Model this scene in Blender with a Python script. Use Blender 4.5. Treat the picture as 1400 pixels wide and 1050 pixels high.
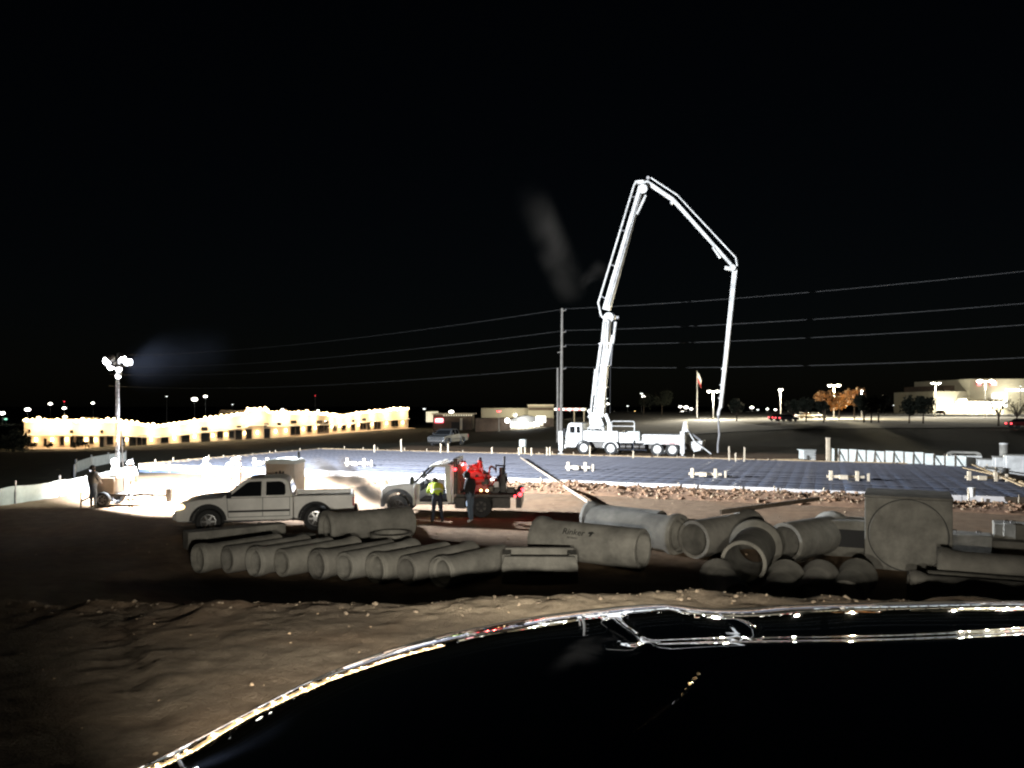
import bpy, bmesh, math, random
import numpy as np
from mathutils import Vector, Matrix

for o in list(bpy.data.objects): bpy.data.objects.remove(o)
R = math.radians
random.seed(7)
SC = bpy.context.scene
COL = SC.collection

# ------------------------------------------------------------------ camera
H, F, HY = 4.0, 1050.0, 555.0          # eye height over the site, focal length and horizon row of the 1400 px photograph
cam = bpy.data.objects.new('camera', bpy.data.cameras.new('camera')); COL.objects.link(cam)
cam.location = (0, 0, H); cam.rotation_euler = (R(90), 0, 0)
cam.data.sensor_width = 36; cam.data.lens = 27.0
cam.data.shift_y = 30 / 1400
cam.data.clip_start = 0.05; cam.data.clip_end = 9000
SC.camera = cam
# ------------------------------------------------------------------ night sky
W = bpy.data.worlds.new('World'); SC.world = W; W.use_nodes = True
nt = W.node_tree; bg = nt.nodes['Background']
sky = nt.nodes.new('ShaderNodeTexSky'); sky.sky_type = 'NISHITA'; sky.sun_disc = False
sky.sun_elevation = R(22); sky.sun_rotation = R(200)
nt.links.new(sky.outputs[0], bg.inputs[0]); bg.inputs[1].default_value = 0.00032
# ------------------------------------------------------------------ picture
SC.render.engine = 'CYCLES'
SC.view_settings.view_transform = 'Standard'; SC.view_settings.look = 'None'
SC.view_settings.exposure = 0; SC.view_settings.gamma = 1
SC.cycles.use_denoising = True
SC.cycles.max_bounces = 6; SC.cycles.diffuse_bounces = 2; SC.cycles.glossy_bounces = 3
SC.cycles.transmission_bounces = 4; SC.cycles.volume_bounces = 0; SC.cycles.transparent_max_bounces = 8
SC.cycles.sample_clamp_indirect = 6; SC.cycles.caustics_reflective = False; SC.cycles.caustics_refractive = False
SC.cycles.volume_step_rate = 2.0
SC.cycles.filter_width = 2.2

def P(x, y, Y):
    "world point seen at photograph pixel (x, y) at distance Y"
    return Vector(((x - 700) / F * Y, Y, H - (y - HY) / F * Y))

# ------------------------------------------------------------------ materials
def mat(name, col, rough=0.6, metal=0.0, var=0.0, scale=3.0, bump=0.0, bscale=None, col2=None, coat=0.0, spec=0.5, detail=4.0):
    m = bpy.data.materials.new(name); m.use_nodes = True
    n = m.node_tree.nodes; l = m.node_tree.links; b = n['Principled BSDF']
    c = tuple(col) + (1,)
    b.inputs['Base Color'].default_value = c
    b.inputs['Roughness'].default_value = rough; b.inputs['Metallic'].default_value = metal
    b.inputs['Coat Weight'].default_value = coat; b.inputs['Coat Roughness'].default_value = 0.05
    b.inputs['Specular IOR Level'].default_value = spec
    if var or col2 or bump:
        tc = n.new('ShaderNodeTexCoord')
        if var or col2:
            nz = n.new('ShaderNodeTexNoise'); nz.inputs['Scale'].default_value = scale; nz.inputs['Detail'].default_value = detail
            nz.inputs['Roughness'].default_value = 0.65
            l.new(tc.outputs['Object'], nz.inputs['Vector'])
            rp = n.new('ShaderNodeValToRGB'); rp.color_ramp.elements[0].position = 0.3; rp.color_ramp.elements[1].position = 0.7
            c2 = tuple(col2) if col2 else tuple(x * (1 - var) for x in col)
            rp.color_ramp.elements[0].color = c2 + (1,)
            rp.color_ramp.elements[1].color = tuple(min(1, x * (1 + var * 0.5)) for x in col) + (1,)
            l.new(nz.outputs[0], rp.inputs[0]); l.new(rp.outputs[0], b.inputs['Base Color'])
        if bump:
            nb = n.new('ShaderNodeTexNoise'); nb.inputs['Scale'].default_value = bscale or scale * 4; nb.inputs['Detail'].default_value = 6
            l.new(tc.outputs['Object'], nb.inputs['Vector'])
            bp = n.new('ShaderNodeBump'); bp.inputs['Strength'].default_value = bump; bp.inputs['Distance'].default_value = 0.03
            l.new(nb.outputs[0], bp.inputs['Height']); l.new(bp.outputs[0], b.inputs['Normal'])
    return m

def emit(name, col, strength):
    m = bpy.data.materials.new(name); m.use_nodes = True
    b = m.node_tree.nodes['Principled BSDF']
    b.inputs['Base Color'].default_value = (0.8, 0.8, 0.8, 1)
    b.inputs['Emission Color'].default_value = tuple(col) + (1,)
    b.inputs['Emission Strength'].default_value = strength
    m.cycles.emission_sampling = 'NONE' if strength < 30 else 'AUTO'
    return m

MT = {}
MT['white'] = mat('white_paint', (.74, .72, .67), .35, var=.22, scale=1.4, coat=.3)
MT['pumpwhite'] = mat('pump_white', (.58, .58, .56), .4, var=.4, scale=1.6)
MT['steel'] = mat('grey_steel', (.35, .35, .36), .4, .7, var=.3, scale=5)
MT['chrome'] = mat('bright_rim', (.6, .6, .6), .25, .9)
MT['rubber'] = mat('tyre_rubber', (.02, .02, .02), .8, bump=.2, bscale=20)
MT['black'] = mat('black_plastic', (.015, .015, .016), .75)
MT['darksteel'] = mat('dark_greasy_steel', (.05, .045, .04), .5, .4, var=.5, scale=8)
MT['glass'] = mat('dark_glass', (.01, .011, .012), .05, spec=.7)
MT['red'] = mat('red_enamel', (.42, .025, .025), .4, var=.3, scale=3)
MT['darktimber'] = mat('dark_timber', (.14, .11, .08), .9, var=.4, scale=5)
MT['rust'] = mat('rusty_pipe', (.2, .08, .05), .7, var=.5, scale=6)
MT['concrete'] = mat('precast_concrete', (.22, .21, .18), .9, var=.5, scale=1.5, bump=.25, bscale=30)
MT['concrete2'] = mat('weathered_concrete', (.2, .19, .165), .92, var=.6, scale=1.1, bump=.3, bscale=26)
MT['concrete3'] = mat('pale_concrete', (.245, .235, .205), .9, var=.45, scale=1.9, bump=.25, bscale=28)
MT['timber'] = mat('form_timber', (.5, .36, .2), .8, var=.35, scale=4)
MT['paletimber'] = mat('pale_timber', (.62, .52, .38), .8, var=.25, scale=5)
MT['sheet'] = mat('blue_grey_sheet', (.085, .112, .165), .42, var=.35, scale=1.3, bump=.35, bscale=5)
MT['bar'] = mat('bar_steel', (.13, .13, .15), .5, .5, var=.3, scale=3)
MT['dirt'] = mat('red_brown_clods', (.26, .155, .085), .95, col2=(.13, .07, .04), scale=2.5, bump=.4, bscale=12)
MT['caliche'] = mat('pale_clods', (.34, .25, .155), .95, col2=(.22, .155, .1), scale=3, bump=.4, bscale=14)
MT['pole'] = mat('weathered_pole', (.3, .28, .25), .9, var=.3, scale=3)
MT['wire'] = mat('grey_cable', (.06, .06, .06), .5)
MT['tan'] = mat('tan_cabinet', (.34, .27, .2), .7, var=.2, scale=2)
MT['stucco'] = mat('cream_stucco', (.66, .54, .38), .9, var=.12, scale=.4)
MT['trim'] = mat('light_trim', (.75, .68, .55), .8)
MT['roof'] = mat('roofing', (.1, .1, .1), .9)
MT['brown'] = mat('brown_brick', (.12, .09, .07), .9, var=.3, scale=.8)
MT['storewall'] = mat('store_wall', (.45, .42, .33), .9, var=.1, scale=.2)
MT['bark'] = mat('bark', (.09, .07, .05), .95, var=.4, scale=6)
MT['leaf'] = mat('dark_leaf', (.028, .033, .02), .8, var=.5, scale=2)
MT['autumn'] = mat('orange_leaf', (.5, .3, .14), .8, var=.35, scale=2)
MT['fabric'] = mat('silt_fabric', (.5, .53, .5), .9, var=.2, scale=2)
MT['lampgrey'] = mat('lamp_post_grey', (.3, .3, .3), .5, .4)
MT['hi'] = mat('hi_vis_yellow', (.55, .72, .06), .8, var=.15, scale=6)
MT['hiwhite'] = mat('reflective_white', (.8, .82, .8), .6)
MT['navy'] = mat('navy_cloth', (.03, .035, .05), .9, var=.4, scale=8)
MT['denim'] = mat('denim', (.1, .13, .17), .9, var=.3, scale=8)
MT['hood'] = mat('black_cloth', (.012, .011, .011), .95)
MT['greycloth'] = mat('grey_cloth', (.2, .19, .18), .9, var=.3, scale=8)
MT['skin'] = mat('skin', (.4, .25, .18), .6)
MT['boot'] = mat('boot', (.05, .04, .03), .8)
MT['paper'] = mat('pale_cloth', (.6, .6, .58), .9, var=.2, scale=8)
MT['bulbwarm'] = emit('warm_bulb', (1, .72, .36), 14)
MT['flood'] = emit('flood_lens', (.95, .97, 1), 40)
MT['streetwhite'] = emit('street_lamp_white', (1, .96, .85), 12)
MT['streetdim'] = emit('street_lamp_dim', (.95, 1, .95), 3)
MT['redlight'] = emit('red_light', (1, .03, .05), 6)
MT['redsign'] = emit('red_sign', (1, .06, .12), 3.0)
MT['signwhite'] = emit('white_lit_panel', (1, 1, .95), 4)
MT['amber'] = emit('amber_light', (1, .6, .2), 6)
MT['headlamp'] = emit('headlamp_glow', (1, .8, .45), 3.5)
MT['shopglow'] = emit('shop_glow', (1, .92, .6), .7)
MT['blue'] = emit('blue_lamp', (.25, .2, 1), 3)
MT['greenlamp'] = emit('green_lamp', (.3, .9, .6), 2)
MT['letter'] = mat('faded_lettering', (.22, .22, .24), .8)
MT['stencil'] = mat('dark_stencil', (.02, .02, .018), .9)

# ------------------------------------------------------------------ mesh builder
class MB:
    def __init__(s): s.v = []; s.f = []; s.M = Matrix()
    def add(s, vs, fs):
        b = len(s.v)
        s.v += [tuple(s.M @ Vector(p)) for p in vs]
        s.f += [tuple(i + b for i in f) for f in fs]
        return s
    def box(s, x0, x1, y0, y1, z0, z1):
        return s.add([(x0,y0,z0),(x1,y0,z0),(x1,y1,z0),(x0,y1,z0),(x0,y0,z1),(x1,y0,z1),(x1,y1,z1),(x0,y1,z1)],
                     [(3,2,1,0),(4,5,6,7),(0,1,5,4),(1,2,6,5),(2,3,7,6),(3,0,4,7)])
    def cyl(s, p0, p1, r0, r1=None, n=12, caps=True):
        p0 = Vector(p0); p1 = Vector(p1); r1 = r0 if r1 is None else r1
        d = (p1 - p0).normalized(); a = d.orthogonal().normalized(); b = d.cross(a)
        vs = []
        for p, r in ((p0, r0), (p1, r1)):
            for k in range(n):
                t = 2 * math.pi * k / n; vs.append(p + (a * math.cos(t) + b * math.sin(t)) * r)
        fs = [(k, (k+1) % n, n + (k+1) % n, n + k) for k in range(n)]
        if caps: fs += [tuple(range(n-1, -1, -1)), tuple(range(n, 2*n))]
        return s.add(vs, fs)
    def tube(s, pts, r, n=8):
        for a, b in zip(pts[:-1], pts[1:]): s.cyl(a, b, r, n=n)
        return s
    def lathe(s, prof, n=24, axis='x', close=True):
        "prof: (along, radius) ring list, closed loop when close"
        vs = []; m = len(prof)
        for (a, r) in prof:
            for k in range(n):
                t = 2 * math.pi * k / n
                c, q = r * math.cos(t), r * math.sin(t)
                vs.append((a, c, q) if axis == 'x' else ((c, a, q) if axis == 'y' else (c, q, a)))
        fs = []
        for i in range(m if close else m - 1):
            j = (i + 1) % m
            for k in range(n):
                k2 = (k + 1) % n; fs.append((i*n+k, i*n+k2, j*n+k2, j*n+k))
        return s.add(vs, fs)
    def prism(s, prof, y0, y1, inset=None):
        "profile in xz extruded along y; inset(x,z)->dy narrows the shape"
        n = len(prof); g = inset or (lambda x, z: 0)
        vs = [(x, y0 + g(x, z), z) for x, z in prof] + [(x, y1 - g(x, z), z) for x, z in prof]
        fs = [tuple(range(n)), tuple(range(2*n-1, n-1, -1))]
        fs += [(k, n + k, n + (k+1) % n, (k+1) % n) for k in range(n)]
        return s.add(vs, fs)
    def beam(s, p0, p1, w0, h0, w1=None, h1=None, up=(0, 0, 1)):
        "tapered rectangular beam"
        p0 = Vector(p0); p1 = Vector(p1); w1 = w0 if w1 is None else w1; h1 = h0 if h1 is None else h1
        d = (p1 - p0).normalized(); u = Vector(up)
        side = d.cross(u)
        if side.length < 1e-4: side = d.orthogonal()
        side.normalize(); q = side.cross(d).normalized()
        vs = []
        for p, w, h in ((p0, w0, h0), (p1, w1, h1)):
            for a, b in ((-1,-1),(1,-1),(1,1),(-1,1)): vs.append(p + side * (a*w/2) + q * (b*h/2))
        return s.add(vs, [(0,1,2,3),(7,6,5,4),(0,4,5,1),(1,5,6,2),(2,6,7,3),(3,7,4,0)])
    def ball(s, c, r, n=10, m=7, sq=(1,1,1)):
        vs = []
        for i in range(m + 1):
            a = math.pi * i / m
            for k in range(n):
                t = 2*math.pi*k/n
                vs.append((c[0]+r*sq[0]*math.sin(a)*math.cos(t), c[1]+r*sq[1]*math.sin(a)*math.sin(t), c[2]+r*sq[2]*math.cos(a)))
        fs = [(i*n+k, (i+1)*n+k, (i+1)*n+(k+1)%n, i*n+(k+1)%n) for i in range(m) for k in range(n)]
        return s.add(vs, fs)
    def mesh(s, name, smooth=35):
        me = bpy.data.meshes.new(name); me.from_pydata(s.v, [], s.f); me.validate()
        bm = bmesh.new(); bm.from_mesh(me); bmesh.ops.remove_doubles(bm, verts=bm.verts, dist=1e-5)
        bmesh.ops.recalc_face_normals(bm, faces=bm.faces); bm.to_mesh(me); bm.free()
        if smooth:
            me.shade_smooth(); me.set_sharp_from_angle(angle=R(smooth))
        return me
    def build(s, name, m, parent=None, bevel=0, smooth=35, seg=2):
        me = s.mesh(name, smooth); me.materials.append(MT[m] if isinstance(m, str) else m)
        o = bpy.data.objects.new(name, me); COL.objects.link(o)
        if parent: o.parent = parent
        if bevel:
            b = o.modifiers.new('bevel', 'BEVEL'); b.width = bevel; b.segments = seg; b.limit_method = 'ANGLE'; b.angle_limit = R(30)
        return o

def tag(o, label=None, cat=None, group=None, kind=None):
    if label: o['label'] = label
    if cat: o['category'] = cat
    if group: o['group'] = group
    if kind: o['kind'] = kind
    return o
def thing(name, label, cat, loc=(0,0,0), rz=0.0, group=None):
    o = bpy.data.objects.new(name, None); COL.objects.link(o); o.empty_display_size = .2
    o.location = loc; o.rotation_euler = (0, 0, rz)
    return tag(o, label, cat, group)
def share(me, name, parent=None, loc=(0,0,0), rot=(0,0,0), sc=(1,1,1)):
    o = bpy.data.objects.new(name, me); COL.objects.link(o); o.location = loc; o.rotation_euler = rot; o.scale = sc
    if parent: o.parent = parent
    return o
def copy_tree(o, parent=None):
    c = o.copy(); COL.objects.link(c)
    if parent: c.parent = parent
    for ch in o.children: copy_tree(ch, c)
    return c
def lamp(kind, loc, power, col, parent=None, size=.1, aim=None, spot=None, blend=.3):
    d = bpy.data.lights.new('lamp_light', kind); d.energy = power; d.color = col
    if kind in ('POINT', 'SPOT'): d.shadow_soft_size = size
    if kind == 'SPOT': d.spot_size = spot; d.spot_blend = blend
    o = bpy.data.objects.new('lamp_light', d); COL.objects.link(o); o.location = loc
    if aim: o.rotation_euler = Vector(aim).to_track_quat('-Z', 'Y').to_euler()
    if parent: o.parent = parent
    return o
def lettering(txt, size, m, parent, mtx, name='lettering'):
    cu = bpy.data.curves.new(name, 'FONT'); cu.body = txt; cu.size = size; cu.extrude = .004; cu.align_x = 'CENTER'; cu.align_y = 'CENTER'
    t = bpy.data.objects.new(name, cu); COL.objects.link(t)
    dg = bpy.context.evaluated_depsgraph_get(); me = bpy.data.meshes.new_from_object(t.evaluated_get(dg))
    bpy.data.objects.remove(t); me.materials.clear(); me.materials.append(MT[m])
    o = bpy.data.objects.new(name, me); COL.objects.link(o); o.parent = parent; o.matrix_local = mtx
    return o

# ------------------------------------------------------------------ terrain
def _h(i, j, s): 
    n = np.sin(i * 127.1 + j * 311.7 + s * 74.7) * 43758.5453
    return n - np.floor(n)
def vnoise(x, y, s=0):
    i = np.floor(x); j = np.floor(y); u = x - i; v = y - j
    u = u*u*(3-2*u); v = v*v*(3-2*v)
    return (_h(i,j,s)*(1-u)+_h(i+1,j,s)*u)*(1-v) + (_h(i,j+1,s)*(1-u)+_h(i+1,j+1,s)*u)*v
def fbm(x, y, o=4, s=0):
    a, t, z = .5, 0., 0.
    for k in range(o): t = t + a * (vnoise(x, y, s + k) - .5); x = x * 2.03 + 7.1; y = y * 2.03 + 3.3; a *= .5
    return t
def sst(a, b, x):
    t = np.clip((x - a) / (b - a), 0, 1); return t*t*(3-2*t)
def gz(x, y, rough=True):
    x = np.asarray(x, float); y = np.asarray(y, float)
    left = sst(80, 150, y) * (1 - sst(-15, 45, x)) * (-6.2 + 2.4 * sst(-110, -30, x))
    right = sst(75, 130, y) * sst(10, 45, x) * .9
    near = -.25 * sst(-10, -15, x) * sst(20, 27, y) * (1 - sst(80, 110, y)) 
    ltdrop = -1.3 * sst(-22, -34, x) * sst(30, 45, y) * (1 - sst(80, 140, y))
    base = left + right + near + ltdrop
    base = base * (1 - sst(500, 900, y)) - 3 * sst(500, 900, y)
    top = 2.15 - .08 * np.clip(y - 2, 0, 9.5) - .03*np.clip(-x - 3, 0, 6)
    yc = 9.6 + .9 * fbm(x * .35, y * 0 + 5, 3, 11) + .18 * np.clip(-x - 4, 0, 8) 
    w = 2.6 + np.clip(-x - 4, 0, 4.5) * 1.5
    lin = np.clip((y - yc) / w, 0, 1); mixl = sst(-3.5, -6.5, x); t = sst(0, 1, lin) * (1 - mixl) + lin * mixl
    if rough:
        amp = np.clip(1 - y / 60, 0, 1)
        b2 = (1 - t) * (.09 * fbm(x * .4, y * .4, 4, 3) + .035 * fbm(x * 1.8, y * 1.5, 4, 9) + .045 * fbm(x * 5.5, y * 5, 5, 14))
        e = np.exp(-((y - yc) / 1.1) ** 2)
        lump = e * (.1 * np.exp(-((x - .6) / 1.8) ** 2) + .16 * np.maximum(0, fbm(x * 1.7, y * 1.2, 3, 21)) * 2 + .05 * fbm(x * 7, y * 7, 3, 25))
        crack = -.035 * np.exp(-((x + 4.1 + .55 * (y - 8.2) + .25 * fbm(y * 1.5, y * 0, 3, 2)) / .07) ** 2) * sst(5, 7, y) * (1 - t)
        base = base + amp * (.12 * fbm(x * .4, y * .4, 4, 5) + .05 * fbm(x * 2, y * 2, 3, 6)) 
        rut = 0
        for c0 in (-.6, 1.05): rut = rut + (-.05 * np.exp(-((x * .72 + y * .52 - c0 + .1 * np.sin(y * 1.3)) / .13) ** 2) + .025 * np.exp(-((x * .72 + y * .52 - c0 - .2) / .09) ** 2)) * (.6 + fbm(x * 6, y * 6, 2, 41)) * (1 - t)
        return base * t + top * (1 - t) + b2 + lump + crack + rut
    return base * t + top * (1 - t)
def G(x, y): return float(gz(x, y, False))

def axis(spec):
    out = []
    for a, b, st in spec: out += list(np.arange(a, b, st))
    return out
def grow(start, end, st, k=1.12):
    out = []; x = start
    while x < end: out.append(x); st *= k; x += st
    return out + [end]
xs = [-v for v in reversed(grow(11, 5000, .15))] + axis([(-10.9, 8.0, .07)]) + grow(8.0, 5000, .12)
ys = [-300, -60, -15, -4, -1, 0] + axis([(.5, 13, .07), (13, 40, .22), (40, 90, .7)]) + grow(90, 7000, 1.0)
xs = np.array(xs); ys = np.array(ys); nx, ny = len(xs), len(ys)
XX, YY = np.meshgrid(xs, ys); ZZ = gz(XX, YY)
co = np.stack([XX, YY, ZZ], -1).reshape(-1, 3)
ii = (np.arange(ny-1)[:, None] * nx + np.arange(nx-1)[None]).reshape(-1)
fc = np.stack([ii, ii+1, ii+nx+1, ii+nx], -1)
me = bpy.data.meshes.new('ground'); me.vertices.add(len(co)); me.vertices.foreach_set('co', co.ravel())
me.loops.add(fc.size); me.loops.foreach_set('vertex_index', fc.ravel().astype(np.int32))
me.polygons.add(len(fc)); me.polygons.foreach_set('loop_start', np.arange(0, fc.size, 4, dtype=np.int32))
me.update(calc_edges=True); me.shade_smooth()
def ground_material():
    m = bpy.data.materials.new('site_ground'); m.use_nodes = True
    n = m.node_tree.nodes; l = m.node_tree.links; b = n['Principled BSDF']; b.inputs['Roughness'].default_value = .95; b.inputs['Specular IOR Level'].default_value = .15
    g = n.new('ShaderNodeNewGeometry'); sep = n.new('ShaderNodeSeparateXYZ'); l.new(g.outputs['Position'], sep.inputs[0])
    def noise(sc, det=6, ro=.65):
        z = n.new('ShaderNodeTexNoise'); z.inputs['Scale'].default_value = sc; z.inputs['Detail'].default_value = det; z.inputs['Roughness'].default_value = ro
        l.new(g.outputs['Position'], z.inputs['Vector']); return z.outputs[0]
    def ramp(src, a, b_, ca, cb):
        r = n.new('ShaderNodeValToRGB'); r.color_ramp.elements[0].position = a; r.color_ramp.elements[1].position = b_
        r.color_ramp.elements[0].color = ca + (1,); r.color_ramp.elements[1].color = cb + (1,); l.new(src, r.inputs[0]); return r.outputs[0]
    def mix(f, a, b_):
        x = n.new('ShaderNodeMix'); x.data_type = 'RGBA'; l.new(f, x.inputs['Factor']); l.new(a, x.inputs['A']); l.new(b_, x.inputs['B']); return x.outputs['Result']
    def mr(src, a, b_):
        x = n.new('ShaderNodeMapRange'); x.inputs['From Min'].default_value = a; x.inputs['From Max'].default_value = b_; l.new(src, x.inputs['Value']); return x.outputs[0]
    d1 = ramp(noise(1.1), .3, .7, (.1, .078, .056), (.21, .17, .122))
    d2 = ramp(noise(7), .35, .68, (.085, .064, .045), (.25, .2, .15))
    hlf = n.new('ShaderNodeValue'); hlf.outputs[0].default_value = .4
    dirt = mix(hlf.outputs[0], d1, d2)
    red = ramp(noise(.25, 3), .5, .66, (0, 0, 0), (.6, .6, .6))
    rc = ramp(noise(2.2), .3, .7, (.14, .085, .05), (.27, .18, .11))
    sitem = mr(sep.outputs['Y'], 13, 19); ml = n.new('ShaderNodeMath'); ml.operation = 'MULTIPLY_ADD'; ml.inputs[1].default_value = .7; l.new(sitem, ml.inputs[0]); l.new(red, ml.inputs[2]); ml.use_clamp = True
    dirt = mix(ml.outputs[0], dirt, rc)
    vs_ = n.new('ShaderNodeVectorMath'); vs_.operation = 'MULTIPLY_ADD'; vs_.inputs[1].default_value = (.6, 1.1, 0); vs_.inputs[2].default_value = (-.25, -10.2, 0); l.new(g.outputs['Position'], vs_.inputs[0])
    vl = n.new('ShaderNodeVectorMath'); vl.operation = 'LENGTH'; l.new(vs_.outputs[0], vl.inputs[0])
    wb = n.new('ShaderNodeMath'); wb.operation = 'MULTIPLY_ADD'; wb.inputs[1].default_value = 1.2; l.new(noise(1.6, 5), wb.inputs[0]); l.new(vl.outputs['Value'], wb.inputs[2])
    lit_sand = ramp(noise(14, 5), .3, .7, (.34, .27, .19), (.5, .41, .3))
    dirt = mix(mr(wb.outputs[0], 2.0, 1.2), dirt, lit_sand)          # sandy lip of the bank painted paler where the headlights brighten it
    grass = ramp(noise(.6), .3, .7, (.016, .017, .01), (.04, .036, .022))
    # grass starts beyond the far edge of the building pad and past the left boundary
    wob = n.new('ShaderNodeMath'); wob.operation = 'MULTIPLY_ADD'; wob.inputs[1].default_value = 6; wob.inputs[2].default_value = -3; l.new(noise(.15, 4), wob.inputs[0])
    def dot(a, b_, c_):
        v = n.new('ShaderNodeVectorMath'); v.operation = 'DOT_PRODUCT'; v.inputs[1].default_value = (a, b_, 0); l.new(g.outputs['Position'], v.inputs[0])
        ad = n.new('ShaderNodeMath'); ad.operation = 'ADD'; ad.inputs[1].default_value = c_; l.new(v.outputs['Value'], ad.inputs[0])
        a2 = n.new('ShaderNodeMath'); a2.operation = 'ADD'; l.new(ad.outputs[0], a2.inputs[0]); l.new(wob.outputs[0], a2.inputs[1]); return a2.outputs[0]
    far = mr(dot(.378, .926, -66.5), 0, 3)
    lft = mr(dot(-.926, .378, -37), 0, 3)
    mx = n.new('ShaderNodeMath'); mx.operation = 'MAXIMUM'; l.new(far, mx.inputs[0]); l.new(lft, mx.inputs[1])
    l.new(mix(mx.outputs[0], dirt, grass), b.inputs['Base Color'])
    bp = n.new('ShaderNodeBump'); bp.inputs['Strength'].default_value = .8; bp.inputs['Distance'].default_value = .04
    ad = n.new('ShaderNodeMath'); ad.operation = 'ADD'; l.new(noise(9, 8, .7), ad.inputs[0]); l.new(noise(38, 4), ad.inputs[1])
    l.new(ad.outputs[0], bp.inputs['Height']); l.new(bp.outputs[0], b.inputs['Normal'])
    return m
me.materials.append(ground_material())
ground = bpy.data.objects.new('ground', me); COL.objects.link(ground); tag(ground, kind='structure')

# ------------------------------------------------------------------ building pad: sheeting strips, bars, edge forms
A0 = Vector((-16.8, 67.7, 0)); U = Vector((.926, -.378, 0)).normalized(); V = Vector((-.378, -.926, 0)).normalized()
LU, LV = 50.0, 19.4
PADZ = .12
def pad(u, v, z=0): return A0 + U * u + V * v + Vector((0, 0, z))
AU = math.atan2(U.y, U.x)
slab = MB(); slab.add([(0,0,-.3),(LU,0,-.3),(LU,-LV,-.3),(0,-LV,-.3),(0,0,PADZ),(LU,0,PADZ),(LU,-LV,PADZ),(0,-LV,PADZ)],
    [(0,1,2,3),(4,5,6,7),(0,1,5,4),(1,2,6,5),(2,3,7,6),(3,0,4,7)])
slab = slab.build('building_pad', 'sheet', smooth=0); slab.location = A0; slab.rotation_euler = (0, 0, AU); tag(slab, kind='structure')
strip = MB(); n = 10; vs = []; fs = []
for i in range(n + 1):                      # one strip of sheeting folded over its void form, slack between bars
    y = -.25 - (LV - .5) * i / n
    for x, z in ((0, .01), (.05, .05), (.1, .075), (.5, .075), (.55, .05), (.6, .01)):
        vs.append((x, y + random.uniform(-.1, .1) * (0 < i < n), z + random.uniform(-.008, .012) * (.05 < z)))
for i in range(n):
    for k in range(5): fs.append((i*6+k, i*6+k+1, i*6+k+7, i*6+k+6))
strip.add(vs, fs); sme = strip.mesh('sheeting_strip', 60); sme.materials.append(MT['sheet'])
for k in range(77):
    share(sme, 'sheeting_strip', slab, (.35 + k * .64, 0, PADZ + .002 + random.uniform(0, .012)), (0, 0, random.uniform(-.001, .001)), (1, 1, random.uniform(.7, 1.4)))
bm_ = MB().cyl((.15, 0, 0), (LU - .15, 0, 0), .02, n=6); bme = bm_.mesh('reinforcing_bar'); bme.materials.append(MT['bar'])
for k in range(31): share(bme, 'reinforcing_bar', slab, (0, -.5 - k * .61 + random.uniform(-.05, .05), PADZ + .125 + random.uniform(0, .02)))
bm_ = MB().cyl((0, -.15, 0), (0, -LV + .15, 0), .013, n=6); bme2 = bm_.mesh('reinforcing_bar'); bme2.materials.append(MT['bar'])
for k in range(38): share(bme2, 'reinforcing_bar', slab, (.33 + k * 1.28, 0, PADZ + .1))

def form(name, label, p0, p1, nseg, m, stakeh, out):
    t = thing(name, label, 'formwork', p0)
    d = (p1 - p0); L = d.length; d.normalize()
    for k in range(nseg):
        a = d * (L * k / nseg + .015); b = d * (L * (k+1) / nseg - .015); z = random.uniform(-.015, .015)
        MB().beam(a + Vector((0, 0, .1 + z)), b + Vector((0, 0, .1 + random.uniform(-.015, .015))), .05, .34).build('form_board', m, t)
    for k in range(int(L / 1.6)):
        q = d * (k * 1.6 + random.uniform(.2, 1.2)) + out * .07; h = stakeh * random.uniform(.6, 1.3)
        MB().beam(q + Vector((0, 0, -.2)), q + Vector((out.x*random.uniform(-.03,.05), out.y*.04, h)), .05, .05, .045, .045, up=(1, 0, 0)).build('stake', 'paletimber', t)
    return t
MT['paleform'] = mat('pale_form_board', (.55, .52, .5), .8, var=.25, scale=1.5)
form('edge_form', 'long yellow timber form board along the far edge of the pad', pad(0, -.05), pad(LU, -.05), 14, 'timber', .42, -V)
form('edge_form', 'pale form board with stakes along the near edge of the pad', pad(0, LV + .05), pad(LU, LV + .05), 14, 'paleform', .3, V)
form('edge_form', 'timber form board along the left end of the pad, by the light tower', pad(-.05, 0), pad(-.05, LV), 6, 'timber', .4, -U)
form('edge_form', 'timber form board along the right end of the pad', pad(LU + .05, 0), pad(LU + .05, LV), 6, 'timber', .4, U)
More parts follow.
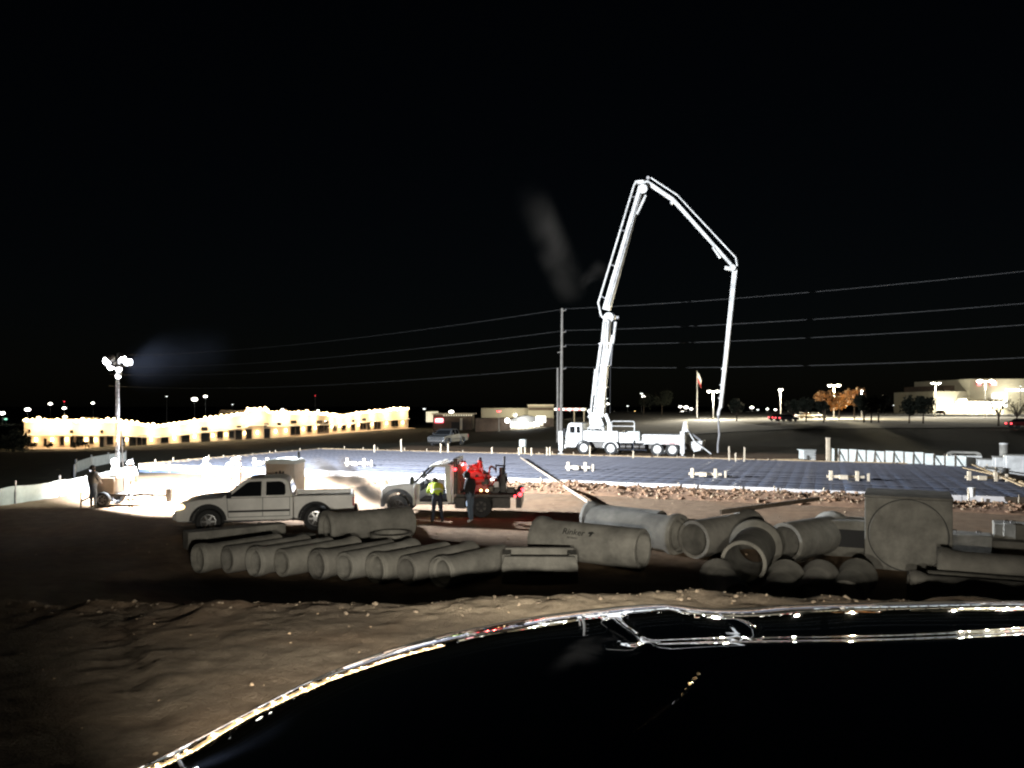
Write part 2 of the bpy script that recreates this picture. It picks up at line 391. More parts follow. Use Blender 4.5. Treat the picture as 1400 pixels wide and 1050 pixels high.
# taller survey stakes standing behind the far edge
k = 0
for px, y0, y1, lab in ((549, 600, 621, 'thin pale stake behind far form, left of the parked pickup'), (512, 607, 621, 'pale stake behind far form, nearest the lit shop row'),
        (602, 606, 622, 'left stake of the pair in front of the parked pickup'), (612, 606, 622, 'right stake of the pair in front of the parked pickup'),
        (673, 611, 623, 'lone short stake behind far form, right of the parked pickup'), (710, 611, 626, 'pale stake left of the round bucket on its post'),
        (727, 612, 626, 'leaning stake just right of the bucket post'), (747, 611, 626, 'left stake of the close pair near the utility pole'), (752, 611, 626, 'right stake of the close pair near the utility pole'),
        (806, 609, 628, 'pale stake in front of the pump truck front wheel'), (865, 616, 630, 'yellow stake in front of the pump truck middle'),
        (997, 610, 634, 'tall thin stake right of the pump truck hopper'), (1006, 619, 635, 'short pale stake right of the tall thin one, past the pump truck'), (1017, 611, 635, 'dark tall stake midway to the upright post')):
    Y = (H) * F / (y1 + 1 - HY); p = P(px, y1, Y); z0 = G(p.x, p.y); h = (y1 - y0) * Y / F
    t = thing('survey_stake', lab, 'stake', (p.x, p.y, z0), 0, 'stakes behind the far form')
    MB().beam((0, 0, -.2), (random.uniform(-.06, .06), 0, h), .1, .05, .09, .05, up=(0, 1, 0)).build('stake_shaft', 'paletimber', t)
    MB().add([(-.05,-.025,h),(.05,-.025,h),(.05,.025,h),(-.05,.025,h),(0,0,h+.06)], [(0,1,4),(1,2,4),(2,3,4),(3,0,4),(3,2,1,0)]).build('stake_tip', 'paletimber', t)

# timber block-outs on the pad: a beam on two uprights
def blockout(px, py, w, label):
    Y = (H - PADZ) * F / (py - HY); p = P(px, py, Y); hw = w * Y / F / 2
    t = thing('timber_block_out', label, 'timber frame', (p.x, p.y, PADZ + .1), AU + R(8), 'timber frames standing on the pad')
    MB().box(-hw, hw, -.05, .05, .14, .27).build('beam', 'paletimber', t, bevel=.01)
    for s in (-.78, .62):
        MB().box(s*hw - .08, s*hw + .08, -.08, .08, 0, .5).build('upright', 'paletimber', t, bevel=.01)
    MB().box(-.35*hw, .1*hw, -.2, -.065, .08, .3).build('side_block', 'paletimber', t, bevel=.01)
    MB().box(1.15*hw, 1.15*hw + .1, -.05, .05, 0, .4).build('loose_stake', 'paletimber', t)
blockout(964, 656, 44, 'timber block-out frame on the pad below the pump truck hopper')
blockout(790, 646, 34, 'timber block-out frame on the pad below the pump truck cab')
blockout(1156, 660, 48, 'timber block-out frame on the pad above the big concrete box')
blockout(488, 640, 36, 'timber block-out frame on the pad right of the tan cabinet')
blockout(358, 639, 28, 'timber block-out frame on the pad left of the tan cabinet')
blockout(1345, 661, 46, 'timber block-out frame at the right end of the pad')

# long delivery line lying from the pad over the rubble
t = thing('delivery_pipe', 'long pale delivery pipe lying across the pad down to the rubble', 'pipe')
pa, pb = P(712, 627, 54), P(804, 693, 30.2); pa.z = .36; pb.z = .22
npz = 7
for k in range(npz):
    a = pa.lerp(pb, k / npz); b = pa.lerp(pb, (k + 1) / npz)
    MB().cyl(a, b, .055, n=10).build('pipe_length', 'tan', t)
    if k: MB().cyl(a - (b-a).normalized()*.08, a + (b-a).normalized()*.08, .075, n=10).build('coupling', 'steel', t)

# ------------------------------------------------------------------ white wall form at the right
t = thing('wall_form', 'long white panelled wall form with diagonal braces beyond the pad', 'formwork')
w0, w1 = P(1137, 631, 54.5), P(1322, 641, 47.5); w0.z = w1.z = 0
d = (w1 - w0); L = d.length; d.normalize(); nrm = Vector((d.y, -d.x, 0))
npan = 14
for k in range(npan):
    a = w0 + d * (L * k / npan + .03); b = w0 + d * (L * (k + 1) / npan - .03); h = .98 + random.uniform(-.03, .03)
    if k > 10: h -= .12
    MB().beam(a + Vector((0,0,h/2)), b + Vector((0,0,h/2)), .09, h).build('panel', 'fabric', t, bevel=.012)
    q = w0 + d * (L * k / npan) + nrm * .08
    MB().beam(q + Vector((0,0,-.05)), q + Vector((0,0,.98)), .06, .06, up=d).build('stud', 'darktimber', t)
    if k % 2 == 1: MB().beam(q + nrm * .05 + Vector((0,0,.85)), q + nrm * .9 + d * .35 + Vector((0,0,.02)), .07, .05).build('brace', 'darktimber', t)
t = thing('timber_post', 'tall pale post at the left end of the white wall form', 'post', tuple(P(1132, 633, 53.8).xy) + (0,))
MB().box(-.12, .12, -.09, .09, -.2, 1.72).build('post_shaft', 'paletimber', t, bevel=.015); MB().box(-.14, .14, -.11, .11, 1.72, 1.78).build('post_cap', 'paletimber', t)
# lumber stack and unit left of the post
t = thing('equipment_crate', 'small grey crate with slatted sides left of the tall post', 'crate', tuple(P(1103, 631, 55.5).xy) + (0,), .1)
MB().box(-.42, .42, -.4, .4, .08, .8).build('crate_body', 'fabric', t, bevel=.03)
for k in range(4): MB().box(-.45, .45, -.46, -.41, .12 + k*.18, .22 + k*.18).build('slat', 'pumpwhite', t)
MB().box(-.5, .5, -.47, .47, .8, .86).build('lid', 'fabric', t, bevel=.01); MB().box(-.45, .45, -.4, .4, -.05, .08).build('skid', 'timber', t)
for j, (px, py) in enumerate(((1078, 629), (1068, 632))):
    t = thing('lumber_pile', ('stack of yellow lumber sticks lying left of the grey crate', 'second lower stack of lumber sticks nearest the upright post')[j], 'lumber', tuple(P(px, py + 2, 54.5 - j).xy) + (.02,), AU + .5)
    for k in range(6):
        q = (k % 3) * .14; z = (k // 3) * .11
        MB().box(-1.0 + random.uniform(-.2,.2), 1.0 + random.uniform(-.2,.2), q, q + .12, z, z + .1).build('lumber_stick', 'timber', t)
# blocks, tube and frame at the far right
def block(px, py, Y, w, d_, h, label, holes=0):
    p = P(px, py, Y); t = thing('concrete_block_unit', label, 'concrete block', (p.x, p.y, G(p.x, p.y)), AU)
    MB().box(-w/2, w/2, 0, d_, 0, h).build('block_body', 'pumpwhite', t, bevel=.04)
    for k in range(holes):
        c = -w/2 + w * (k + .5) / holes
        MB().box(c - .18*w/holes*1.6, c + .18*w/holes*1.6, -.01, .02, h*.45, h*.8).build('recess', 'black', t)
    MB().box(-w/2 - .03, w/2 + .03, -.03, d_ + .03, h, h + .06).build('top_slab', 'concrete3', t, bevel=.01)
block(1352, 645, 46.6, 1.1, .8, .72, 'low white block unit right of the wall form', 0)
block(1374, 648, 45.2, 1.0, .9, .95, 'white block unit directly below the pale cylinder', 0)
block(1360, 652, 44.0, .8, .5, .42, 'small white block in front of the other block units', 0)
block(1392, 640, 43.8, 1.2, .8, 1.15, 'white block unit at the right edge of the photo', 0)
p = P(1373, 641, 47.6)
t = thing('concrete_cylinder', 'upright pale cylinder standing behind the white block units', 'cylinder', (p.x, p.y, 0))
MB().lathe([(0, .26), (1.7, .26), (1.7, .2), (0, .2)], 20, 'z').build('cylinder_shell', 'concrete3', t); MB().lathe([(1.62,.275),(1.7,.275),(1.7,.2),(1.62,.2)], 20, 'z').build('rim', 'pumpwhite', t)
p = P(1318, 628, 48.5)
t = thing('curved_culvert_piece', 'grey rounded culvert piece lying behind the white wall form', 'culvert', (p.x, p.y, 0.9), AU)
MB().prism([(-.95,0),(-.9,.13),(-.7,.24),(.7,.24),(.9,.13),(.95,0),(.75,0),(.6,.1),(-.6,.1),(-.75,0)], -.3, .3).build('arch', 'concrete3', t, bevel=.02)
MB().box(-.95, .95, -.3, .3, -.95, -.02).build('base_block', 'pumpwhite', t, bevel=.02)
# planks off the right end of pad
for j, (xa, ya, xb, yb, Ya, Yb, lab) in enumerate(((1330, 643, 1398, 684, 46, 34.5, 'long plank running off the right end of the pad'), (1318, 646, 1400, 668, 45, 38, 'second long plank crossing the first at the pad end'))):
    t = thing('plank', lab, 'plank', (0, 0, 0), 0, 'planks at the right end of the pad'); a = P(xa, ya, Ya); b = P(xb, yb, Yb); a.z = .5 - j*.12; b.z = .42 - j*.12
    for q in (0, 1): MB().beam(a + V*.17*q, b + V*.17*q, .16, .05).build('board', 'timber', t)
# white bucket on a stake at near edge
p = P(1329, 700, 31.5)
t = thing('bucket_on_stake', 'white bucket hung upside down on a stake at the near pad edge', 'bucket', (p.x, p.y, 0))
MB().box(-.17, -.12, -.03, .03, -.1, .62).build('stake_shaft', 'paletimber', t)
MB().lathe([(.28, .1), (.62, .13), (.64, .155), (.66, .13), (.64, 0.01), (.3, .01)], 18, 'z').build('bucket_body', 'white', t)
p = P(715, 622, 61.5)
t = thing('barrel_on_posts', 'grey barrel raised on posts behind the far form', 'barrel', (p.x, p.y, G(p.x, p.y)))
MB().lathe([(.75, .01), (.75, .27), (.78, .3), (1.3, .3), (1.33, .27), (1.33, .01)], 16, 'z', False).build('barrel_body', 'fabric', t)
for s in (-.15, .15): MB().box(s - .05, s + .05, -.05, .05, -.2, .75).build('post', 'paletimber', t)

# ------------------------------------------------------------------ clods and rubble
MT['lump'] = mat('bank_lumps', (.24, .19, .135), .95, col2=(.15, .115, .08), scale=6)
def rocks(name, pts, smin, smax, m, label=None):
    base = bmesh.new(); bmesh.ops.create_icosphere(base, subdivisions=1, radius=1)
    bv = np.array([v.co[:] for v in base.verts]); bf = [tuple(v.index for v in f.verts) for f in base.faces]; base.free()
    V_ = []; F_ = []
    for (x, y, z) in pts:
        s = smin * (smax / smin) ** (random.random() ** 2.2); q = np.array([random.uniform(.6, 1.3), random.uniform(.6, 1.3), random.uniform(.45, .9)]) * s
        w = bv * q * np.array([[random.uniform(.68, 1.25)] for _ in bv]); a = random.uniform(0, 6.3); c_, s_ = math.cos(a), math.sin(a)
        b = len(V_)
        for r in w: V_.append((x + r[0]*c_ - r[1]*s_, y + r[0]*s_ + r[1]*c_, z + r[2] + s * .15))
        F_ += [tuple(i + b for i in f) for f in bf]
    me = bpy.data.meshes.new(name); me.from_pydata(V_, [], F_); me.materials.append(MT[m])
    o = bpy.data.objects.new(name, me); COL.objects.link(o); return tag(o, label, name.replace('_', ' '), kind='stuff')
def scat(n, fx, zf=None): 
    out = []
    for _ in range(n):
        x, y = fx(); out.append((x, y, float(gz(x, y)) if zf is None else zf(x, y)))
    return out
# spoil bank between the pipes and the pad (a low mound, then clods over it)
mx = np.linspace(0, 1, 130); my = np.linspace(0, 1, 26); mv = []; mf = []
for j, b in enumerate(my):
    for i, a in enumerate(mx):
        u = 19 + a * 31.5; v = LV + .5 + b * 3.4; p = pad(u, v)
        hgt = math.sin(math.pi * b) ** .7 * min(1, a * 8, (1 - a) * 12) * (.28 + .2 * float(fbm(u * .5, v * .5, 4, 31)) * 2 + .14 * float(fbm(u * 2.2, v * 2.2, 4, 33)) * 2)
        mv.append((p.x, p.y, float(gz(p.x, p.y)) - .03 + max(0, hgt)))
for j in range(25):
    for i in range(129): k = j*130+i; mf.append((k, k+1, k+131, k+130))
o = MB().add(mv, mf).build('spoil_bank', 'dirt', smooth=180); tag(o, 'long bank of red-brown spoil along the near edge of the pad', 'dirt bank', kind='stuff')
def fb():
    u = random.uniform(19, 50); v = LV + .5 + random.betavariate(1.6, 1.6) * 3.4; p = pad(u, v); return p.x, p.y
def zb(x, y):
    d_ = Vector((x, y, 0)) - A0; u = d_.dot(U); v = d_.dot(V); b = min(1, max(0, (v - LV - .5) / 3.4)); a = min(1, max(0, (u - 19) / 31.5))
    hgt = math.sin(math.pi * b) ** .7 * min(1, a * 8, (1 - a) * 12) * (.28 + .2 * float(fbm(u * .5, v * .5, 4, 31)) * 2 + .14 * float(fbm(u * 2.2, v * 2.2, 4, 33)) * 2)
    return float(gz(x, y)) - .03 + max(0, hgt)
rocks('dirt_clods', scat(4200, fb, zb), .02, .13, 'dirt', 'red-brown clods strewn over the spoil bank')
rocks('pale_clods', scat(1800, fb, zb), .02, .1, 'caliche', 'pale clods strewn over the spoil bank')
def fbk(): u = random.uniform(-2, 54); v = -random.betavariate(1.2, 2.5) * 3.5 - .3; p = pad(u, v); return p.x, p.y
rocks('far_clods', scat(900, fbk), .04, .2, 'dirt', 'clods behind the far form board')
def fcr():
    x = random.uniform(-9, 5); yc = 9.6 + .9 * float(fbm(x * .35, 5.0, 3, 11)) + .18 * max(0, min(8, -x - 4)); return x, yc + random.gauss(.1, .35)
rocks('crest_clods', scat(450, fcr), .008, .045, 'lump', 'pale clods along the crest of the near bank')
def fnr(): return random.uniform(-8, 4), random.uniform(2.6, 10)
rocks('foreground_gravel', scat(350, fnr), .005, .022, 'caliche', 'loose gravel on the near bank')
def fms(): return random.uniform(-14, 14), random.uniform(20.5, 33)
rocks('site_gravel', scat(600, fms), .01, .05, 'caliche', 'scattered gravel on the open site')

# ------------------------------------------------------------------ silt fence at the left
t = thing('silt_fence', 'pale fabric silt fence on posts at the left edge of the site', 'fence')
fp = [Vector((-23.5, 28.6, 0)), Vector((-22.4, 31, 0)), Vector((-21.6, 33.4, 0)), Vector((-21.2, 36, 0)), Vector((-21.4, 39, 0)), Vector((-22, 43, 0)), Vector((-23.4, 47, 0)), Vector((-25.2, 51, 0))]
for p in fp: p.z = G(p.x, p.y)
for a, b in zip(fp[:-1], fp[1:]):
    vs = []; 
    for i in range(9):
        q = a.lerp(b, i / 8); sag = .07 * math.sin(math.pi * i / 8)
        for h in (-.05, .35, .78 - sag): vs.append((q.x + .05*math.sin(i*2.1+h*3), q.y, q.z + h))
    MB().add(vs, [(i*3+k, i*3+k+1, i*3+k+4, i*3+k+3) for i in range(8) for k in range(2)]).build('fabric_panel', 'fabric', t, smooth=180)
for p in fp: MB().box(p.x - .03, p.x + .03, p.y - .03, p.y + .03, p.z - .1, p.z + 1.0).build('post', 'steel', t)

# ------------------------------------------------------------------ utility poles and wires
def upole(name, x, y, z0, label, hs):
    t = thing(name, label, 'utility pole', (x, y, z0)); top = 15.0 - z0 - .2
    MB().cyl((0, 0, -.5), (.15, 0, top), .2, .12, 12).build('pole_shaft', 'pole', t)
    for h in hs:
        ar = MB().beam((.1, 0, h - z0), (.55, -.05, h - z0 + .1), .09, .09).build('bracket', 'pole', t)
        MB().lathe([(-.12,.05),(-.08,.09),(-.04,.05),(0,.09),(.04,.05),(.1,.03)], 10, 'z', False).build('insulator', 'steel', t).location = (.55, -.05, h - z0 + .2)
    MB().cyl((-.35, 0, -.2), (-.35, 0, 8.2 - z0), .13, .1, 10).build('stub_pole', 'pole', t)
    MB().beam((-.35, 0, 9.9 - z0), (.1, 0, 10 - z0), .1, .1).build('cross_arm', 'pole', t)
    return t
hw = [14.5, 12.1, 10.5, 8.05]
pl = [(-86, 163), (5.4, 85), (62, 36.5)]
upole('utility_pole', 5.4, 85, G(5.4, 85), 'tall grey utility pole behind the pump truck cab', hw)
for k, h in enumerate(hw):
    lab = ('topmost', 'second from top', 'third from top', 'lowest')[k] + ' of the four overhead wires crossing the night sky'
    pts = []
    for (a, b) in zip(pl[:-1], pl[1:]):
        sg = 1.3 if a[0] < 0 else 1.0
        for i in range(24):
            q = i / 24; pts.append(Vector((a[0]+(b[0]-a[0])*q + .55, a[1]+(b[1]-a[1])*q, h + .25 - sg*4*q*(1-q) + (0 if a[0] < 0 else .5*q))))
    o = MB().tube(pts, .024, 5).build('overhead_wire', 'wire'); tag(o, lab, 'wire', 'overhead wires')

# pale sheet barrier far left, beyond the light tower
t = thing('sheet_barrier', 'low white sheet barrier across the grass beyond the light tower', 'barrier')
bp_ = [P(102, 638, 58), P(104, 632, 64), P(125, 628, 70), P(148, 626, 74), P(172, 625, 77)]
for p in bp_: p.z = G(p.x, p.y)
for a, b in zip(bp_[:-1], bp_[1:]):
    MB().beam(a + Vector((0,0,.45)), b + Vector((0,0,.45)), .06, .9).build('sheet_panel', 'fabric', t)
for p in bp_: MB().box(p.x-.05, p.x+.05, p.y-.05, p.y+.05, p.z-.2, p.z+1.1).build('post', 'steel', t)

# ------------------------------------------------------------------ lit shop row at the left
mall_px = [(33, 184, 612, 577), (100, 186, 612, 577), (160, 190, 612, 578), (212, 197, 611, 585), (262, 203, 607, 578), (335, 208, 602, 567),
           (338, 208.5, 602, 561), (366, 210, 600, 562), (368, 210, 600, 566), (432, 222, 594, 567), (462, 236, 591, 571), (490, 247, 589, 566), (520, 256, 587, 563), (558, 264, 585, 560)]
mp = [(P(x, yb, Y), P(x, yt, Y)) for x, Y, yb, yt in mall_px]
mall = thing('shop_row', 'long cream row of shops outlined with bright warm lights', 'building', tuple(mp[0][0]))
O0 = mp[0][0]
def mall_at(x):
    for (a, b) in zip(mall_px[:-1], mall_px[1:]):
        if a[0] <= x <= b[0]:
            q = (x - a[0]) / (b[0] - a[0]); return a[1] + (b[1] - a[1]) * q
    return mall_px[-1][1]
bulb = MB().ball((0, 0, 0), .3, 8, 6).mesh('light_bulb'); bulb.materials.append(MT['bulbwarm'])
for (b0, t0), (b1, t1) in zip(mp[:-1], mp[1:]):
    b0, t0, b1, t1 = b0 - O0, t0 - O0, b1 - O0, t1 - O0
    d = (b1 - b0); d.z = 0; L = d.length
    if L < .3: continue
    n_ = Vector((-d.y, d.x, 0)).normalized() * 14
    dn = Vector((0, 0, -1.5))
    MB().add([b0+dn, b1+dn, b1+dn+n_, b0+dn+n_, t0, t1, t1+n_, t0+n_], [(3,2,1,0),(4,5,6,7),(0,1,5,4),(1,2,6,5),(2,3,7,6),(3,0,4,7)]).build('wall', 'stucco', mall, smooth=0)
    fr = -n_.normalized()
    MB().beam(t0 + fr*.15 + Vector((0,0,.15)), t1 + fr*.15 + Vector((0,0,.15)), .5, .5).build('cornice', 'trim', mall)
    c0 = b0.lerp(t0, .5); c1 = b1.lerp(t1, .5)
    MB().beam(c0 + fr*.5, c1 + fr*.5, 1.0, .3).build('awning', 'trim', mall)
    MB().beam(t0 + fr*.45 + Vector((0,0,.45)), t1 + fr*.45 + Vector((0,0,.45)), .3, .3).build('rope_light', 'bulbwarm', mall)
    nb = max(2, int(L / 1.3))
    for k in range(nb):
        q = (k + .5) / nb; share(bulb, 'light_bulb', mall, t0.lerp(t1, q) + fr*.5 + Vector((0, 0, .55 + random.uniform(-.25, .3))), (0, 0, 0), (random.uniform(.7, 1.8),) * 3)
for x in (50, 72, 92, 118, 131, 160, 172.5, 206, 238, 266, 291, 309, 334, 352, 376, 390, 414, 430, 452.5, 463.5, 476, 489, 508, 528, 550):
    Y = mall_at(x); fr = (P(x + 3, 590, mall_at(x + 3)) - P(x - 3, 590, mall_at(x - 3))); fr = Vector((fr.y, -fr.x, 0)).normalized()
    yb = np.interp(x, [m[0] for m in mall_px], [m[2] for m in mall_px]); yt = np.interp(x, [m[0] for m in mall_px], [m[3] for m in mall_px])
    pb_ = P(x, yb, Y) - O0; ptp = P(x, yt, Y) - O0
    s_ = MB().box(-.2, .2, -.2, .2, -.4, .4).build('wall_lamp', 'bulbwarm', mall, .08); s_.location = pb_ + Vector((0, 0, 2.0)) + fr * .3
    lamp('POINT', pb_ + Vector((0, 0, 1.7)) + fr * .75, 150, (1, .72, .42), mall, .4)
    lamp('POINT', pb_.lerp(ptp, .8) + fr * 2.0, 900, (1, .78, .5), mall, .5)
def shop_window(x0, x1, y0, y1):
    x = (x0 + x1) / 2; Ya = mall_at(x0) - .18; Yb = mall_at(x1) - .18
    a = P(x0, y1, Ya) - O0; b = P(x1, y1, Yb) - O0; h = (y1 - y0) * (Ya + Yb) / 2 / F
    b.z = a.z; d = (b - a); L = d.length; d.normalize(); fr = Vector((d.y, -d.x, 0))
    w = MB().beam(a + Vector((0,0,h/2)), b + Vector((0,0,h/2)), .12, h).build('window', 'glass', mall)
    for q in np.linspace(0, 1, max(2, int(L / 1.1) + 1)):
        c = a + d * L * float(q) + fr * .1; MB().beam(c, c + Vector((0,0,h)), .1, .1, up=d).build('mullion', 'brown', w)
    for z in (0, h): MB().beam(a + fr*.1 + Vector((0,0,z)), b + fr*.1 + Vector((0,0,z)), .12, .12).build('frame_rail', 'brown', w)
for r in ((37,43,597,610),(60,64,600,610),(82,88,597,609),(96,101,597,612),(104,114,597,609),(122,128,597,607),(136,142,597,613),(146,155,597,608),(165,171,598,611),(176,186,596,611),(187,200,596,609),
          (220,230,596,606),(248,259,595,605),(275,287,592,606),(297,305,590,599),(313,320,589,599),(322,331,588,601),(336,344,587,600),(361,369,586,599),(397,410,581,595),
          (420,426,581,591),(434,442,580,592),(443,449,580,592),(455,460,581,589),(467,472,580,588),(480,485,580,589),(492,500,579,587),(502,506,578,588),(511,520,577,587),(535,544,575,583),
          (39,42,587,591),(96,100,588,592),(137,141,588,592),(275,284,584,589),(324,330,582,585),(361,367,579,584),(379,384,578,583),(397,405,575,579),(433,440,575,579),(443,449,575,579),(481,484,574,577),(495,500,572,575)):
    shop_window(*r)
# roof units
for x, yt, w in ((120, 574, 2.0), (128, 574, 1.6)):
    Y = mall_at(x) + 3; p = P(x, yt, Y) - O0
    o = MB().box(-w/2, w/2, -.8, .8, -1.2, .6).build('roof_unit', 'trim', mall, bevel=.05); o.location = p
# pavement and shrubs in front of the shops
pts = []
for x, Y, yb, yt in mall_px[:6] + mall_px[8:]:
    a = P(x, yb, Y); pts.append(a)
vs = []
for a in pts:
    for k, off in enumerate((.2, -9)): vs.append((a.x + off * -.45, a.y + off * .9, a.z + .05))
o = MB().add(vs, [(2*i, 2*i+1, 2*i+3, 2*i+2) for i in range(len(pts)-1)]).build('shop_pavement', mat('shop_paving', (.35,.26,.18), .9, var=.2, scale=.3)); tag(o, kind='structure')

def leafcloud(center, rad, n, size, seed, flat=.8):
    rnd = random.Random(seed); m = MB(); vs = []; fs = []
    lobes = [(Vector((rnd.uniform(-.6,.6)*rad, rnd.uniform(-.6,.6)*rad, rnd.uniform(-.5,.6)*rad*flat)), rnd.uniform(.35,.65)*rad) for _ in range(9)]
    for _ in range(n):
        c, r = rnd.choice(lobes); v = Vector((rnd.gauss(0,1), rnd.gauss(0,1), rnd.gauss(0,1))).normalized() * r * rnd.random()**.4
        p = Vector(center) + c + v; a = Vector((rnd.gauss(0,1), rnd.gauss(0,1), rnd.gauss(0,1))).normalized(); b = a.orthogonal().normalized(); s = size * rnd.uniform(.6, 1.4)
        k = len(vs); vs += [p - a*s, p + b*s*.6, p + a*s, p - b*s*.6]; fs.append((k, k+1, k+2, k+3))
    m.add(vs, fs); return m
def tree(px, py, Y, h, r, m, label, seed, n=900, size=.26, bare=False):
    p = P(px, py, Y); z0 = G(p.x, p.y); t = thing('tree', label, 'tree', (p.x, p.y, z0), 0, 'trees round the far car park')
    rnd = random.Random(seed); tr = MB(); tr.cyl((0,0,-.3), (.05,0,h*.45), .16, .1, 8)
    for k in range(7 if not bare else 16):
        a = rnd.uniform(0, 6.3); e = Vector((math.cos(a)*r*.7, math.sin(a)*r*.7, h*rnd.uniform(.6, .95))); s = Vector((.05,0,h*rnd.uniform(.3,.45)))
        tr.cyl(s, s.lerp(e, .55) + Vector((0,0,.3)), .06, .04, 6); tr.cyl(s.lerp(e, .55) + Vector((0,0,.3)), e, .04, .012, 5)
        if bare:
            for q in range(3):
                f = e + Vector((rnd.uniform(-1,1), rnd.uniform(-1,1), rnd.uniform(.1,.9))) * r * .35; tr.cyl(s.lerp(e, .7), f, .025, .008, 4)
    tr.build('trunk', 'bark', t)
    if n: leafcloud((0, 0, h*.68), r, n, size, seed).build('crown', m, t, smooth=0)
    return t

# ------------------------------------------------------------------ car park, store and lamps at the right
lot = MB()
lv = []; gx = [P(830, 575, 190).x] + list(np.linspace(34, 240, 24)); gy = np.linspace(118, 420, 40)
gx = np.linspace(20, 300, 30)
for y in gy:
    for x in gx: lv.append((x, y + .12 * (x - 100), 0))
lv = [(x, y, float(gz(x, y, False)) + .08) for x, y, z in lv]
MTasph = mat('car_park_asphalt', (.13, .122, .108), .9, var=.25, scale=.15)
o = MB().add(lv, [(j*30+i, j*30+i+1, j*30+i+31, j*30+i+30) for j in range(39) for i in range(29)]).build('car_park', MTasph, smooth=0); tag(o, kind='structure')
def lamp_post(px, yh, Y, label, heads=1, power=0, m='streetwhite', size=.5, col=(1,.93,.75), group='car park lamp posts'):
    top = P(px, yh, Y); z0 = G(top.x, top.y); h = top.z - z0
    t = thing('lamp_post', label, 'lamp post', (top.x, top.y, z0), 0, group)
    MB().cyl((0,0,-.3), (0,0,h), .13, .08, 8).build('post_shaft', 'lampgrey', t)
    MB().cyl((0,0,-.2), (0,0,.7), .28, .28, 10).build('post_base', 'concrete3', t)
    for k in range(heads):
        s = 0 if heads == 1 else (k * 2 - 1)
        xo = s * size * 1.5
        MB().beam((0,0,h), (xo or .25, -.1, h + .1), .1, .1).build('arm', 'lampgrey', t)
        hd = MB().prism([(-size*.8, 0), (size*.8, 0), (size*.5, .28), (-size*.5, .28)], -size*.6, size*.6).build('lamp_head', 'lampgrey', t); hd.location = (xo, -.15, h + .08)
        ln = MB().ball((0, 0, 0), size*.75, 10, 6, (1, .85, .5)).build('lens', m, t); ln.location = (xo, -.15, h + .04)
    if power: lamp('POINT', (0, -.3, h - 1.2), power, col, t, .4)
    return t
lamp_post(1067, 533, 190, 'single bright lamp post in the car park left of the orange trees', 1, 12000, size=.75)
lamp_post(1140, 527, 185, 'double-headed lamp post above the orange trees', 2, 95000, size=.7, col=(1,.86,.55))
lamp_post(1178, 534, 215, 'smaller dim lamp post just right of the double-headed one', 1, 9000, size=.55)
lamp_post(1279, 524, 205, 'lamp post in front of the left end of the store', 2, 22000, size=.6)
lamp_post(1347, 521, 210, 'brightest lamp post, in front of the red store sign', 2, 25000, size=1.1)
lamp_post(975, 535, 175, 'lamp post just left of the hanging boom hose', 2, 40000, size=.65)
lamp_post(1395, 528, 260, 'thin lamp post at the right edge of the store front', 1, 0, 'streetdim', size=.4)
# distant street lamps that show as points of light
far = [(3,565,'whitest far street lamp at the left edge of the photo',1.0,'streetwhite'),(8,573,'greenish far lamp low at the left edge',.6,'greenlamp'),(13,582,'white far lamp beside the dark bush at the left edge',.7,'streetwhite'),
 (38,560,'large white far street lamp above the left end of the shop row',1.0,'streetwhite'),(69,552,'far street lamp second from the left end of the shop row',.7,'streetwhite'),(88,558,'far street lamp below the small red beacon',.7,'streetwhite'),
 (89,570,'yellowish far lamp directly above the shop row roof',.8,'bulbwarm'),(127,551,'far street lamp just left of the light tower mast',.6,'streetwhite'),(228,542,'faint far street lamp between light tower and the bright pair',.35,'streetdim'),
 (266,546,'larger left lamp of the bright far pair',1.1,'streetwhite'),(281,542,'smaller right lamp of the bright far pair',.7,'streetwhite'),(318,553,'tiny far lamp right of the bright pair',.3,'streetdim'),
 (326,563,'far lamp just above the raised shop parapet, left one',.6,'streetwhite'),(338,562,'far lamp just above the raised shop parapet, right one',.6,'streetwhite'),(386,560,'far lamp rising over the middle of the shop row',.6,'streetwhite'),
 (435,561,'far lamp over the dip in the shop row roof',.5,'streetwhite'),(540,559,'far lamp at the right end of the shop row',.4,'streetdim'),(580,559,'far lamp right of the shop row, before the red sign',.5,'streetdim'),
 (617,563,'white lamp over the low brown building with red sign',.9,'streetwhite'),(752,557,'left of two lamps beside the utility pole',.6,'streetwhite'),(779,561,'small lamp right of the utility pole',.4,'streetdim'),
 (829,545,'faint far lamp beside the boom base, upper one',.5,'streetdim'),(831,552,'white far lamp beside the boom base, lower one',.55,'streetwhite'),(840,565,'bright low far lamp right of the boom base',.65,'streetwhite'),
 (858,555,'far lamp left of the slanting pair',.4,'streetdim'),(877,538,'upper lamp of the slanting far pair',.5,'streetdim'),(880,542,'lower lamp of the slanting far pair',.7,'streetwhite'),
 (930,556,'left lamp of the far cluster by the flagpole',.6,'streetwhite'),(933,564,'lowest lamp of the far cluster by the flagpole',.9,'streetwhite'),(938,557,'middle lamp of the far cluster by the flagpole',.8,'streetwhite'),(945,559,'right lamp of the far cluster by the flagpole',.6,'streetwhite'),
 (1028,557,'far lamp right of the boom hose, left one',.7,'streetwhite'),(1036,560,'far lamp right of the boom hose, middle one',.5,'streetdim'),(1049,559,'far lamp right of the boom hose, right one',.5,'streetwhite'),(1060,560,'far lamp under the single bright car park lamp',.5,'streetwhite'),
 (1208,555,'far lamp behind the orange trees, left one',.35,'streetdim'),(1222,554,'far lamp behind the orange trees, right one',.35,'streetdim')]
for px, yh, lab, s, m in far:
    lamp_post(px, yh, 420, lab, 1, 0, m, size=s*2.1, group='far street lamps')
lamp_post(88, 549, 430, 'small red beacon over the left end of the shop row', 1, 0, 'redlight', size=.5, group='far street lamps')
